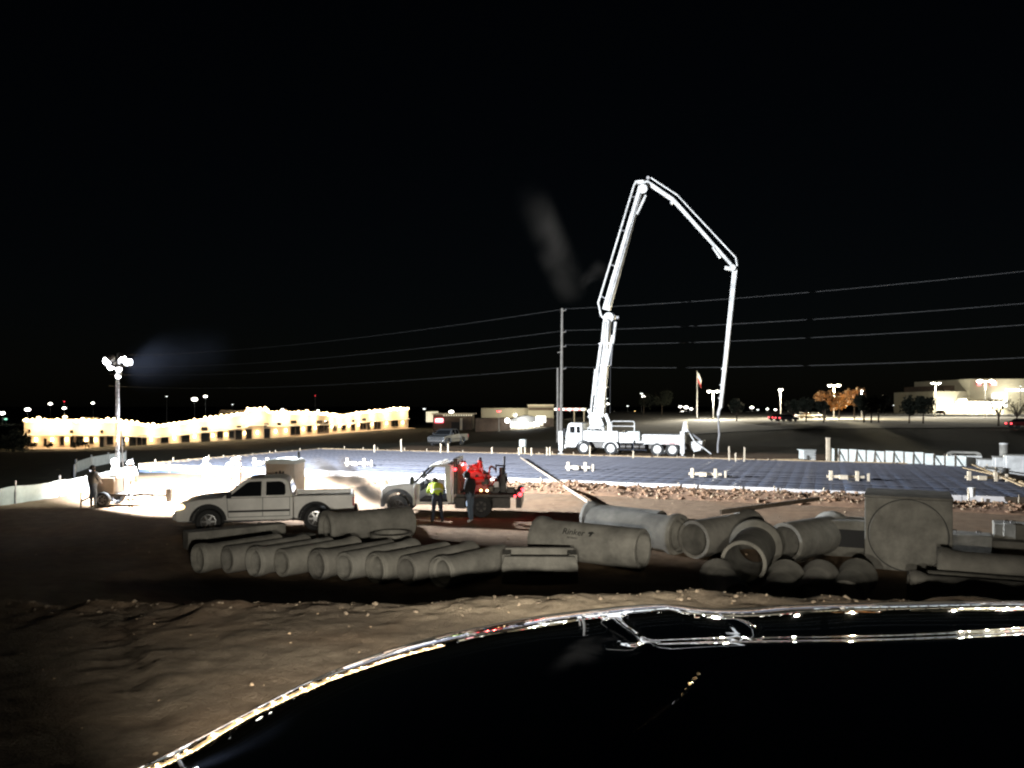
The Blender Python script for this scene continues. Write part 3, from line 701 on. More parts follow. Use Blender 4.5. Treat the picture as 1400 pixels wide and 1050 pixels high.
lamp_post(431, 541, 430, 'small red beacon over the middle of the shop row', 1, 0, 'redlight', size=.35, group='far street lamps')
lamp_post(868, 562, 430, 'tiny yellow far lamp under the slanting pair', 1, 0, 'amber', size=.45, group='far street lamps')

store = thing('retail_store', 'large pale retail store with red sign behind the car park', 'store', tuple(P(1310, 566, 290).xy) + (1.0,))
S0 = Vector(store.location)
def sbox(name, x0, x1, yt, yb, Y, dep, m, parent=store, bevel=0):
    a = P(x0, yb, Y) - S0; b = P(x1, yt, Y) - S0
    return MB().box(a.x, b.x, a.y, a.y + dep, a.z, b.z).build(name, m, parent, bevel)
sbox('wall', 1276, 1330, 535, 568, 292, 30, 'storewall'); sbox('wall', 1326, 1440, 518, 568, 290, 40, 'storewall')
sbox('wall', 1290, 1327, 527, 540, 300, 30, 'brown')
sg = sbox('sign', 1337, 1341.5, 522, 527, 289.4, .3, 'redsign'); sbox('sign', 1355, 1363, 521.5, 527, 289.4, .3, 'redsign')
for k in range(14):
    sbox('sign_letter', 1376 + k*4.2, 1378.6 + k*4.2, 532, 534.5, 289.5, .3, 'signwhite')
cn = sbox('entrance_canopy', 1322, 1372, 545, 549, 284, 6, 'trim')
sbox('entrance_glass', 1358, 1377, 538, 556, 288.8, .6, 'signwhite'); sbox('shop_front', 1308, 1356, 549, 556, 289.2, .4, 'signwhite'); sbox('shop_front', 1281, 1305, 553, 560, 291.4, .4, 'shopglow')
for x in (1324, 1336, 1348, 1360, 1370): sbox('column', x, x+1.5, 549, 567, 285, .8, 'trim')
for x in (1290, 1312, 1332, 1352, 1366): lamp('POINT', P(x, 555, 284.5) - S0, 5500, (1, .95, .75), store, .5)
lamp('POINT', P(1390, 535, 283) - S0, 4500, (1, .95, .75), store, .5)

# trees round the car park
tr = [(1128,574,168,6.5,2.6,'autumn','orange lit tree below the double-headed lamp, left one'),(1147,573,176,6.2,2.5,'autumn','orange lit tree below the double-headed lamp, right one'),(1168,574,172,7.4,3.0,'autumn','largest orange lit tree, left of the dark clump'),
 (1126,581,140,4.6,1.2,'leaf','thin dark tree in front of the left orange tree'),(1181,581,140,5.3,1.9,'leaf','dark tree in front of the largest orange tree'),(1191,581,138,5.0,1.7,'leaf','middle dark tree of the clump right of the orange trees'),(1201,581,142,5.2,1.8,'leaf','right dark tree of the clump beside the orange trees'),
 (1243,582,135,4.6,2.0,'leaf','dark rounded tree left of the store, left of the pair'),(1262,582,133,4.9,2.0,'leaf','dark rounded tree left of the store, right of the pair'),(1102,580,142,5.2,1.5,'leaf','thin dark tree behind the dark car'),(1082,578,150,4.6,1.6,'leaf','dark tree left of the dark car in the car park'),
 (1007,577,155,4.4,1.6,'leaf','dark tree beside the bright car park strip'),(905,571,270,8.5,3.6,'leaf','broad dark tree left of the flagpole'),(880,571,280,7.5,3.6,'leaf','broad dark tree right of the boom base')]
for k, (px, py, Y, h, r, m, lab) in enumerate(tr): tree(px, py, Y, h, r, m, lab, 40 + k)
tree(1365, 587, 120, 4.6, 2.2, 'leaf', 'bare twiggy tree in front of the store, left one', 91, 60, .12, True)
tree(1390, 588, 116, 4.4, 2.2, 'leaf', 'bare twiggy tree in front of the store, right one', 92, 60, .12, True)
tree(20, 612, 150, 4.5, 3.0, 'leaf', 'dark bush at the left end of the shop row', 93)
for k, (x, lab) in enumerate(((68, 'small shrub before the left shop windows'), (103, 'second small shrub before the shop row'), (117, 'third small shrub before the shop row'), (44, 'leftmost small shrub before the shop row'))):
    p = P(x, 613, 178); t = thing('shrub', lab, 'shrub', (p.x, p.y, G(p.x, p.y)), 0, 'shrubs before the shops')
    MB().cyl((0,0,-.2), (0,0,1.0), .08, .04, 6).build('stem', 'bark', t); leafcloud((0,0,1.2), .9, 160, .2, 70+k).build('foliage', 'leaf', t, smooth=0)
# flagpole
p = P(953, 566, 200); t = thing('flagpole', 'white flagpole with drooping red and white flag beyond the car park', 'flagpole', (p.x, p.y, .8))
ht = P(953, 508, 200).z - .8
MB().cyl((0,0,-.2), (0,0,ht), .12, .06, 8).build('pole_shaft', 'white', t); MB().ball((0,0,ht+.1), .16).build('finial', 'chrome', t)
fl = MB(); vs = []
for i in range(7):
    for j in range(9): vs.append((.1 + i*.16 + .08*math.sin(j), .1*math.sin(i*1.9 + j*.4), ht - .3 - j*.33 - i*i*.045))
fl.add(vs, [(i*9+j, i*9+j+1, i*9+j+10, i*9+j+9) for i in range(6) for j in range(4)]).build('flag_white', 'white', t, smooth=180)
MB().add(vs, [(i*9+j, i*9+j+1, i*9+j+10, i*9+j+9) for i in range(6) for j in range(4, 8)]).build('flag_red', 'red', t, smooth=180)
lamp('POINT', (1.2, -3, 2.0), 900, (1,1,.95), t, .2)

# ------------------------------------------------------------------ low buildings in the middle distance
bld = thing('brown_building', 'low brown building with small red lit sign right of the shop row', 'building', tuple(P(630, 592, 250).xy) + (G(-17, 250),)); B0 = Vector(bld.location)
def bbox(par, org, name, x0, x1, yt, yb, Y, dep, m, bevel=0):
    a = P(x0, yb, Y) - org; b = P(x1, yt, Y) - org; return MB().box(a.x, b.x, a.y, a.y + dep, a.z, b.z).build(name, m, par, bevel)
bbox(bld, B0, 'wall', 592, 645, 567, 595, 250, 18, 'brown'); bbox(bld, B0, 'glowing_side_wall', 582.5, 592, 563, 577, 250, 18, 'shopglow'); bbox(bld, B0, 'roof', 590, 648, 565, 567, 249, 19, 'trim')  # side wall emits light itself, in place of lamplight falling on it
bbox(bld, B0, 'sign', 594.5, 606, 572, 578, 249.5, .4, 'redsign'); sl = bbox(bld, B0, 'sign_lettering', 596, 605, 573.4, 575.8, 249.2, .2, 'signwhite')
bbox(bld, B0, 'doorway', 617, 628, 577, 592, 249.7, .4, 'black'); bbox(bld, B0, 'pilaster', 629, 632, 572, 592, 249.5, .5, 'trim')
for k in range(12): bbox(bld, B0, 'eave_lamp', 606 + k*3.4, 608 + k*3.4, 567.2, 568.6, 248.8, .2, 'shopglow')
b2 = thing('tan_building', 'wide tan flat-roofed building behind the lit shop canopy', 'building', tuple(P(710, 590, 300).xy) + (G(3, 300),)); B2 = Vector(b2.location)
bbox(b2, B2, 'wall', 658, 724, 558, 600, 300, 20, 'storewall'); bbox(b2, B2, 'wall', 722, 757, 554, 600, 298, 20, 'storewall'); bbox(b2, B2, 'parapet', 721, 758, 553, 554.5, 297.5, 20, 'trim'); bbox(b2, B2, 'roof_band', 722.5, 756.5, 557, 561, 297.7, .5, 'brown')
lamp('POINT', P(700, 566, 292) - B2, 2500, (1,.9,.65), b2, .4); lamp('POINT', P(742, 564, 290) - B2, 2000, (1,.9,.65), b2, .4)
b3 = thing('lit_shop', 'small shop with bright white glazed front and rounded grey roof', 'shop', tuple(P(720, 588, 230).xy) + (G(4.4, 230),)); B3 = Vector(b3.location)
bbox(b3, B3, 'wall', 650, 757, 572, 592, 231, 14, 'brown')
pr = [(P(697, 0, 230).x - B3.x + 10.2*q/12, 0) for q in range(13)]
rf = [(P(697 + 46*q/12, 574.5 - 6*math.sin(math.pi*q/12), 229.5)) for q in range(13)]
MB().prism([(p.x - B3.x, p.z - B3.z) for p in rf] + [(rf[-1].x - B3.x, rf[0].z - .6 - B3.z), (rf[0].x - B3.x, rf[0].z - .6 - B3.z)], -.8, 12).build('rounded_roof', 'lampgrey', b3)
for k in range(9):
    x0 = 698 + k*5.1; y0 = 574.5; y1 = 586.5 - k*.55
    g = bbox(b3, B3, 'glass_pane', x0, x0 + 3.9, y0, y1, 229.6, .3, 'signwhite' if k % 3 != 2 else 'shopglow'); bbox(b3, B3, 'mullion', x0 + 3.9, x0 + 5.1, y0, y1, 229.4, .4, 'brown')
bbox(b3, B3, 'lit_panel', 733, 746, 569, 577.5, 229.0, .3, 'signwhite'); bbox(b3, B3, 'threshold', 698, 748, 584, 587, 229.2, .5, 'trim')
o = MB().ball((0,0,0), .75, 12, 8).build('globe_lamp', 'shopglow', b3); o.location = P(704, 567, 228) - B3
o = MB().ball((0,0,0), .7, 12, 8).build('globe_lamp', 'streetwhite', b3); o.location = P(693.5, 575, 228) - B3
lamp('POINT', P(715, 578, 225) - B3, 1500, (1,1,.95), b3, .5)
lamp_post(682, 562, 225, 'round red signal light above the middle buildings', 1, 0, 'redlight', size=.85, group='signal lights')
p = P(785, 578, 235); t = thing('lit_canopy', 'lit canopy with pink edge behind the pump truck cab', 'canopy', (p.x, p.y, G(p.x, p.y)))
MB().box(-6, 3.5, -2, 6, 4.0, 4.7).build('canopy_roof', 'shopglow', t)
for k in range(9): MB().box(-6 + k*1.02, -5.4 + k*1.02, -2.15, -2.01, 4.05, 4.6).build('canopy_lamp', 'redsign' if k % 2 else 'signwhite', t)
for x in (-5, 0, 3): MB().box(x-.15, x+.15, 0, .3, -.5, 4).build('column', 'trim', t)

# ------------------------------------------------------------------ precast concrete
def pipe_obj(label, near, az, L, r, wall=.09, bell=None, rb=None, m='concrete', lift=0.0, tilt=0.0, group=None, z=None, name='concrete_pipe'):
    z0 = G(near[0], near[1]) if z is None else z
    t = thing(name, label, 'concrete pipe', (near[0], near[1], z0 + r + lift), az, group); t.rotation_euler = (0, -tilt, az)
    rb = rb or r * 1.2; ri = r - wall
    prof = [(0, r-.01), (.012, r), (L-.012, r), (L, r-.01), (L, ri), (0, ri)]
    if bell == 'near': prof = [(0, rb-.015), (.015, rb), (.2, rb), (.34, r), (L-.012, r), (L, r-.01), (L, ri), (.14, ri), (.12, ri+.05), (0, ri+.06)]
    if bell == 'far': prof = [(0, r-.01), (.012, r), (L-.34, r), (L-.2, rb), (L-.015, rb), (L, rb-.015), (L, ri+.06), (L-.12, ri+.05), (L-.14, ri), (0, ri)]
    MB().lathe(prof, 36, 'x').build('barrel', m, t)
    bx = {'near': (.0, .2), 'far': (L-.2, L)}.get(bell, (L*.5-.02, L*.5+.02)); rr = rb if bell else r
    MB().lathe([(bx[0]+.05, rr+.004), (bx[0]+.075, rr+.012), (bx[1]-.075 if bell else bx[1]+.05, rr+.012), (bx[1]-.05 if bell else bx[1]+.075, rr+.004)], 36, 'x').build('band', m, t)
    return t
ords = ['leftmost', 'second from left', 'third from left', 'fourth from left', 'fifth from left', 'sixth from left', 'seventh from left', 'eighth from left', 'ninth from left', 'tenth from left', 'rightmost']
a_, b_ = Vector((-7.6, 18.5)), Vector((-1.55, 16.95))
for k in range(9):
    q = a_.lerp(b_, k / 8) + Vector((random.uniform(-.08, .08), random.uniform(-.08, .08)))
    pipe_obj((ords[k] if k < 8 else 'rightmost') + ' of the slanting row of small concrete pipes', q, R(50 + random.uniform(-2, 2)), 2.2, .325, .07, 'near' if k in (0, 2, 4, 6, 8) else 'far', .355, ('concrete', 'concrete2', 'concrete3')[k % 3], group='row of small concrete pipes', tilt=random.uniform(-.01, .01))
big = pipe_obj('large concrete pipe with dark stencilled name lying behind the basin', (3.2, 18.75), math.atan2(1.7, -2.5), 3.0, .5, .1, 'far', .575, 'concrete3')
def on_pipe(s, ang, r, flip=1):   # surface frame: text along -x (reads left to right from the camera side)
    # local: pipe axis x (near->far = right->left in view)
    ny, nz = math.cos(ang), math.sin(ang); nrm = Vector((0, ny, nz)); ex = Vector((-1, 0, 0)) * flip; ey = nrm.cross(ex)
    m = Matrix((ex, ey, nrm)).transposed().to_4x4(); m.translation = Vector((s, ny * r, nz * r)); return m
# camera side of this pipe is local +y
lettering('Rinker', .24, 'stencil', big, on_pipe(1.72, R(38), .503))
lettering('MATERIALS', .06, 'stencil', big, on_pipe(1.72, R(21), .503))
mk = MB(); mk.prism([(-.09,.0),(-.08,.05),(.02,.07),(.09,.03),(.04,.02),(.0,-.07),(-.05,-.07),(-.03,0)], -.002, .002).build('stencil_mark', 'stencil', big).matrix_local = on_pipe(1.22, R(38), .503) @ Matrix.Rotation(R(-90), 4, 'X') @ Matrix.Scale(1, 4)
pipe_obj('large concrete pipe behind the stencilled one, bell end to the right', (4.55, 20.75), math.atan2(2.2, -2.1), 3.0, .5, .1, 'near', .57, 'concrete')
pipe_obj('large concrete pipe farthest back behind the stencilled one', (4.4, 22.6), math.atan2(1.9, -2.2), 2.6, .46, .1, 'far', .53, 'concrete2')
pipe_obj('large concrete pipe pointing its open end at the camera', (5.15, 17.1), R(66), 2.5, .5, .08, 'far', .64, 'concrete')
pipe_obj('large concrete pipe behind left of the one facing the camera', (4.75, 20.1), R(40), 2.6, .5, .09, 'far', .58, 'concrete2')
pipe_obj('large concrete pipe right of the one facing the camera', (7.0, 19.7), R(38), 2.4, .5, .09, 'far', .6, 'concrete3')
pipe_obj('large concrete pipe lying behind the small row, by the pickup rear wheel', (-5.35, 21.9), R(35), 2.7, .47, .09, 'near', .54, 'concrete3')
for k, (px, lab) in enumerate(((1010, 'leftmost'), (1062, 'second from left'), (1112, 'third from left'), (1166, 'rightmost'))):
    Y = 14.4; p = P(px, 800, Y); pipe_obj(lab + ' of the four pipe ends peeping over the black hood', (p.x, Y + .1*k), R(90 - math.degrees(math.atan(p.x/Y)) + (12 if k == 0 else -6)), 2.2, .33 - .015*(k == 2), .07, 'far', .38, ('concrete2', 'concrete')[k % 2], group='pipes just beyond the hood', tilt=.0)
pipe_obj('dark concrete pipe at the right, in front of the concrete box', (9.35, 16.9), R(-28), 3.2, .42, .08, 'near', .48, 'concrete2')
pipe_obj('lower dark concrete pipe at the right edge, nearest the hood', (7.9, 15.3), R(-22), 3.4, .33, .07, 'near', .4, 'concrete2')
pipe_obj('second low dark pipe behind the lowest one at right', (8.6, 15.9), R(-24), 3.4, .3, .07, 'far', .36, 'concrete')
# junction box with round knock-out
p = P(1241, 782, 18.6); bx = thing('junction_box', 'big square concrete box with round knock-out circle on its face', 'concrete box', (p.x, p.y, 0), -.47)
MB().box(-.95, .95, 0, 1.8, -.1, 1.74).build('box_body', 'concrete3', bx, bevel=.025)
MB().lathe([(-.012, .02), (-.012, .84), (.02, .86), (.02, .02)], 64, 'y', False).build('knock_out', 'concrete3', bx).location = (0, 0, .86)
MB().lathe([(.004, .862), (-.004, .862), (-.004, .884), (.004, .884)], 64, 'y').build('groove', 'black', bx).location = (0, 0, .86)
MB().box(-.97, .97, -.02, 1.82, 1.745, 1.8).build('rim', 'concrete2', bx, bevel=.015)
# catch basin
p = P(738, 800, 17.3); cb = thing('catch_basin', 'low concrete catch basin with long slot opening in its top', 'catch basin', (p.x, p.y, 0), -.02)
MB().prism([(-.86,0),(.86,0),(.86,.4),(.8,.6),(-.8,.6),(-.86,.4)], 0, .16).build('front_wall', 'concrete3', cb, bevel=.02)
MB().prism([(-.86,0),(.86,0),(.86,.5),(.8,.66),(-.8,.66),(-.86,.5)], .78, .94).build('back_wall', 'concrete3', cb, bevel=.02)
for s in (-1, 1): MB().box(*(sorted((s*.86, s*.66))), .162, .778, 0, .62).build('end_wall', 'concrete3', cb, bevel=.02)
MB().box(-.66, .66, .16, .78, 0, .2).build('floor_slab', 'concrete2', cb); MB().box(-.3, .3, -.025, -.002, .2, .28).build('lifting_slot', 'black', cb)
p = P(535, 750, 21.4); rg = thing('manhole_ring', 'short concrete manhole ring standing upright beside the slanting row', 'manhole ring', (p.x, p.y, 0))
MB().lathe([(0, .57), (.45, .57), (.47, .55), (.47, .48), (0, .48)], 40, 'z').build('ring_wall', 'concrete3', rg); MB().lathe([(.4,.572),(.4,.585),(.46,.585),(.46,.572)], 40, 'z').build('rim', 'concrete3', rg)
def slab_block(name, label, p0, p1, w, h, z, m, cat='concrete block', lift=True):
    t = thing(name, label, cat, (p0[0], p0[1], z)); d = Vector((p1[0]-p0[0], p1[1]-p0[1], 0))
    MB().beam(Vector((0,0,h/2)), d + Vector((0,0,h/2)), w, h).build('block_body', m, t, bevel=.025)
    for q in (.25, .75):
        c = d * q; MB().tube([c + Vector((-.06,0,h-.02)), c + Vector((-.05,0,h+.06)), c + Vector((.05,0,h+.06)), c + Vector((.06,0,h-.02))], .012, 6).build('lifting_loop', 'darksteel', t)
slab_block('concrete_beam', 'long concrete beam lying left of the small pipe row', (-9.1, 21.4), (-6.9, 23.1), .55, .5, 0, 'concrete3', 'concrete beam')
slab_block('concrete_beam', 'dark concrete beam lying behind the leftmost small pipes', (-7.9, 20.2), (-5.7, 22.0), .45, .36, 0, 'concrete2', 'concrete beam')
p = P(1158, 764, 20.4); t = thing('inlet_box', 'small concrete inlet box with square opening left of the big box', 'inlet box', (p.x, p.y, 0), -.4)
MB().box(-.62, .62, 0, .9, -.1, .95).build('box_body', 'concrete', t, bevel=.03); MB().box(-.3, .5, -.02, .01, .25, .72).build('opening', 'black', t); MB().box(-.32, .52, -.035, -.015, .72, .78).build('lintel', 'concrete3', t)
slab_block('concrete_block', 'pale concrete block right of the big box', (11.6, 20.7), (12.6, 20.2), .7, .62, 0, 'concrete3')
slab_block('concrete_block', 'long dark concrete slab at right, bottom of the stack', (12.6, 20.4), (15.6, 18.8), .8, .5, 0, 'concrete2')
slab_block('concrete_block', 'long dark concrete slab at right, top of the stack', (12.9, 20.6), (15.6, 19.1), .7, .4, .505, 'concrete')
slab_block('concrete_block', 'small pale stone standing on the slab stack', (12.95, 20.25), (13.2, 20.1), .3, .42, .507, 'concrete3')
# two long timbers leaning on the pipes
for j in range(2):
    t = thing('long_timber', ('upper', 'lower')[j] + ' of two long timbers lying over the big pipes', 'timber', (0,0,0), 0, 'timbers over the pipes')
    a = P(985, 716 + 5*j, 21.0); b = P(1120, 688 + 5*j, 25.5); a.z = 1.13 - .06*j; b.z = .95 - .06*j
    for q in range(2): MB().beam(a.lerp(b, q*.5), a.lerp(b, q*.5 + .497), .07, .07).build('timber_length', 'darktimber', t)

# ------------------------------------------------------------------ wheels
def wheel(par, x, y, r, w, rim='chrome', z=None, hub=True):
    t = MB().lathe([(-w/2, r*.6), (-w/2, r*.92), (-w*.38, r), (w*.38, r), (w/2, r*.92), (w/2, r*.6)], 32, 'y').build('wheel', 'rubber', par); t.location = (x, y, z if z is not None else r)
    m = MB().lathe([(-w*.46, r*.62), (-w*.47, r*.55), (-w*.4, r*.52), (-w*.2, r*.5)], 28, 'y', False); m.lathe([(w*.46, r*.62), (w*.47, r*.55), (w*.4, r*.52), (w*.2, r*.5)], 28, 'y', False)
    for k in range(6):
        a = k * math.pi / 3; c, s = math.cos(a), math.sin(a)
        for sd in (-1, 1): m.beam((c*r*.1, sd*w*.36, s*r*.1), (c*r*.53, sd*w*.33, s*r*.53), r*.17, w*.08, r*.12, w*.08, up=(0, 1, 0))
    m.cyl((0, -w*.42, 0), (0, w*.42, 0), r*.19, n=14); m.build('rim', rim, t)
    MB().cyl((0, -w*.2, 0), (0, w*.2, 0), r*.59, n=24).build('wheel_disc', 'darksteel' if rim != 'white' else 'pumpwhite', t)
    return t
def arch(cx, cz, r, x0, n=10):
    return [(cx + r*math.cos(a), cz + r*math.sin(a)) for a in np.linspace(0, math.pi, n)] if x0 else [(cx - r*math.cos(a), cz + r*math.sin(a)) for a in np.linspace(0, math.pi, n)]

# ------------------------------------------------------------------ pickup trucks
def pickup(name, label, loc, rz, paint, lit):
    t = thing(name, label, 'pickup truck', loc, rz); w = 1.94
    ins = lambda x, z: .05 * max(0, z - .8) + .1 * max(0, x - 1.9) ** 2 + .05 * max(0, .6 - z)
    prof = [(-.93, .42), (-.93, 1.12), (1.3, 1.12), (1.9, 1.08), (2.38, 1.0), (2.52, .93), (2.6, .72), (2.6, .45), (2.5, .4)] + arch(1.62, .4, .47, True) + [(1.1, .4), (-.8, .38)]
    MB().prism(prof, -w/2, w/2, ins).build('body', paint, t, bevel=.035, seg=3)
    prof2 = [(-.95, .44), (-.95, 1.13), (-2.78, 1.13), (-2.82, 1.05), (-2.82, .52), (-2.7, .45)] + arch(-1.62, .4, .47, False) + [(-1.0, .42)]
    for s in (-1, 1):
        y0, y1 = (-w/2, -w/2 + .1) if s < 0 else (w/2 - .1, w/2)
        bd = MB().prism(prof2, y0, y1).build('bed_side', paint, t, bevel=.02)
        fl = [(-1.62 + (.47+.0)*math.cos(a), .4 + .47*math.sin(a)) for a in np.linspace(.05, math.pi-.05, 14)] + [(-1.62 + .55*math.cos(a), .4 + .55*math.sin(a)) for a in np.linspace(math.pi-.05, .05, 14)]
        MB().prism(fl, s*(w/2) - .015, s*(w/2) + .045).build('wheel_flare', 'black' if lit else paint, t)
        fl = [(x + 3.24, z) for x, z in fl]; MB().prism(fl, s*(w/2-.01) - .015, s*(w/2-.01) + .045).build('wheel_flare', 'black' if lit else paint, t)
    MB().box(-2.74, -.95, -w/2+.1, w/2-.1, .58, .66).build('bed_floor', 'black', t)
    tg = MB().box(-2.84, -2.76, -w/2+.1, w/2-.1, .58, 1.12).build('tailgate', paint, t, bevel=.02); MB().box(-2.87, -2.845, -.12, .12, .92, 1.0).build('handle', 'black', tg)
    MB().box(-2.6, 2.3, -.55, .55, .3, .56).build('chassis', 'black', t)
    for x in (1.62, -1.62): MB().box(x - .55, x + .55, -.63, .63, .3, .92 if x > 0 else .57).build('wheel_well', 'black', t)
    gi = lambda x, z: .05*.32 + .2 * (z - 1.12) / .58
    MB().prism([(1.25,1.11),(.62,1.6),(.45,1.67),(.2,1.7),(-.5,1.7),(-.7,1.66),(-.8,1.55),(-.9,1.11)], -w/2, w/2, gi).build('cab', paint, t, bevel=.04, seg=3)
    def panel(nm, prof, off, m, th=.012, par=t, g=gi):
        for s in (-1, 1):
            vs = [(x, s*(w/2 - g(x, z) + off), z) for x, z in prof] + [(x, s*(w/2 - g(x, z) + off - th), z) for x, z in prof]; n_ = len(prof)
            MB().add(vs, [tuple(range(n_)), tuple(range(2*n_-1, n_-1, -1))] + [(k, n_+k, n_+(k+1)%n_, (k+1)%n_) for k in range(n_)]).build(nm, m, par)
    panel('side_window', [(1.02,1.15),(.5,1.56),(.4,1.6),(.04,1.61),(.04,1.15)], .004, 'glass')
    panel('side_window', [(-.1,1.17),(-.1,1.59),(-.5,1.6),(-.6,1.57),(-.68,1.48),(-.7,1.24),(-.66,1.17)], .004, 'glass')
    body_ins = lambda x, z: ins(x, z)
    panel('door_gap', [(1.035,.505),(1.075,1.112),(-.835,1.112),(-.835,.505)], .003, 'black', .006, g=body_ins)
    panel('door', [(1.02,.52),(1.06,1.1),(.005,1.1),(.005,.52)], .008, paint, g=body_ins)
    panel('door', [(-.01,.52),(-.01,1.1),(-.82,1.1),(-.82,.52)], .006, paint, g=body_ins)
    panel('side_moulding', [(1.02,.66),(1.02,.72),(-.82,.72),(-.82,.66)], .02, 'black', .03, g=body_ins)
    for s in (-1, 1):
        MB().box(.1, .28, s*(w/2+.005)-.015, s*(w/2+.005)+.015, .93, .97).build('door_handle', paint, t)
        mm = MB().box(.92, 1.06, s*(w/2+.04), s*(w/2+.22), 1.12, 1.32).build('mirror', 'black', t, bevel=.03)
        h = MB().prism([(2.36,.8),(2.57,.76),(2.53,.94),(2.36,.97)], s*.93-.02 if s < 0 else .62, -.62 if s < 0 else .93+.02, None).build('headlight', 'headlamp' if lit and s > 0 else 'chrome', t, bevel=.01)
        MB().box(-2.85, -2.78, s*(w/2-.02)-.05, s*(w/2-.02)+.05, .78, 1.06).build('tail_light', 'red', t)
    if lit: MB().ball((2.4, .9, .87), .13, 10, 6, (1.1, .5, .7)).build('headlight', 'amber', t)
    # windscreens
    for nm, x0, z0, x1, z1 in (('windscreen', 1.22, 1.15, .68, 1.565), ('rear_window', -.905, 1.2, -.815, 1.53)):
        e = .012 if x0 > 0 else -.012
        q = [(x0 + e, -(w/2 - gi(x0, z0) - .1), z0 + .012), (x0 + e, w/2 - gi(x0, z0) - .1, z0 + .012), (x1 + e, w/2 - gi(x1, z1) - .12, z1 + .012), (x1 + e, -(w/2 - gi(x1, z1) - .12), z1 + .012)]
        q += [(a - e*.6, b, c - .008) for a, b, c in q]
        MB().add(q, [(0,1,2,3),(7,6,5,4),(0,4,5,1),(1,5,6,2),(2,6,7,3),(3,7,4,0)]).build(nm, 'glass', t)
    MB().box(2.5, 2.68, -.88, .88, .46, .66).build('bumper', 'chrome' if not lit else paint, t, bevel=.05)
    gr = MB().box(2.555, 2.6, -.58, .58, .7, .92).build('grille', 'black', t)
    for k in range(3): MB().box(2.6, 2.612, -.56, .56, .73 + k*.07, .755 + k*.07).build('grille_bar', 'chrome', gr)
    MB().box(-2.98, -2.83, -.9, .9, .46, .62).build('rear_bumper', 'black', t, bevel=.03)
    for x in (1.62, -1.62):
        for s in (-1, 1): wheel(t, x, s*.8, .385, .27)
    return t
pk = pickup('pickup_truck', 'white extended-cab pickup facing left with glowing headlight', ((-9.48-6.36)/2 - .17, (24.35+25.15)/2 + .45, 0), R(180) + .22, 'white', True)
MT['silver'] = mat('silver_paint', (.1, .105, .11), .3, .3, coat=.5)
p = P(612, 610, 78); pickup('pickup_truck', 'dark silver pickup parked beyond the pad, seen from the front', (p.x, p.y, G(p.x, p.y)), R(-112), 'silver', False)

# ------------------------------------------------------------------ tan cabinet behind pickup
p = P(390, 700, 28.3); t = thing('site_cabinet', 'tall tan site cabinet with dark marking behind the white pickup', 'cabinet', (p.x, p.y, G(p.x, p.y)), -.1)
MB().box(-.56, .56, -.5, .5, .08, 1.9).build('cabinet_body', 'tan', t, bevel=.03)
MB().prism([(-.6,1.9),(.6,1.9),(.52,2.03),(.2,2.08),(-.2,2.08),(-.52,2.03)], -.54, .54).build('roof', 'fabric', t, bevel=.02)
dr = MB().box(-.4, .4, -.53, -.503, .2, 1.8).build('door', 'tan', t, bevel=.01); MB().box(.28, .34, -.56, -.532, .95, 1.1).build('handle', 'darksteel', dr)
for x, h in ((-.12, .2), (.02, .24), (.14, .22)): MB().box(x-.035, x+.035, -.535, -.531, 1.42, 1.42+h).build('marking', 'stencil', dr)
MB().box(-.5, .5, -.45, .45, -.05, .08).build('skid', 'darksteel', t)
MB().cyl((.4, .3, 2.0), (.4, .3, 2.3), .05, n=8).build('vent_pipe', 'black', t)

# ------------------------------------------------------------------ light tower
LT = Vector((-16.85, 32.8, -.25)); lt = thing('light_tower', 'mobile light tower trailer with tall lattice mast and floodlights', 'light tower', LT)
MB().box(-.75, .1, -.45, .45, .55, 1.25).build('engine_housing', 'tan', lt, bevel=.05); MB().box(-.7, .05, -.4, .4, 1.25, 1.32).build('housing_lid', 'fabric', lt)
MB().box(-1.0, 1.0, -.4, .4, .42, .54).build('trailer_frame', 'darksteel', lt); MB().beam((1.0, 0, .48), (2.3, -.2, .45), .1, .1).build('tow_bar', 'darksteel', lt); MB().box(2.2, 2.4, -.32, -.1, .2, .75).build('jack_stand', 'darksteel', lt)
for s in (-1, 1): wheel(lt, -.3, s*.6, .32, .2, 'steel')
for x, y in ((-1.0, -1.0), (1.0, -1.0), (-1.0, 1.0), (1.0, 1.0)): MB().beam((x*.8, y*.35, .48), (x, y, .3), .07, .07).cyl((x, y, .02), (x, y, .7), .035, n=8).build('outrigger', 'darksteel', lt)
mast = MB()
mh = 6.15
for sx, sy in ((-.06,-.06),(.06,-.06),(.06,.06),(-.06,.06)): mast.cyl((sx, sy, .5), (sx*.7, sy*.7, mh), .014, .012, 6)
nb = 26
for k in range(nb):
    z0 = .7 + k*(mh-.8)/nb; z1 = z0 + (mh-.8)/nb; q = .06
    c = [(-q,-q),(q,-q),(q,q),(-q,q)]
    for i in range(4): a = c[i]; b = c[(i+1)%4]; mast.cyl((a[0]*(1-.04*k/4), a[1]*(1-.04*k/4), z0), (b[0]*(1-.04*k/4), b[1]*(1-.04*k/4), z1), .008, n=4)
mast.build('mast', 'steel', lt)
MB().cyl((.3, .0, .5), (.16, 0, 3.2), .03, n=8).build('mast_brace', 'steel', lt)
MB().box(-.55, .55, -.04, .04, mh-.2, mh-.12).build('cross_bar', 'steel', lt)
MB().cyl((0, 0, mh - .2), (0, 0, mh + .35), .03, n=8).build('mast_tip', 'steel', lt)
AIM = Vector((.32, .95, -.22)).normalized()
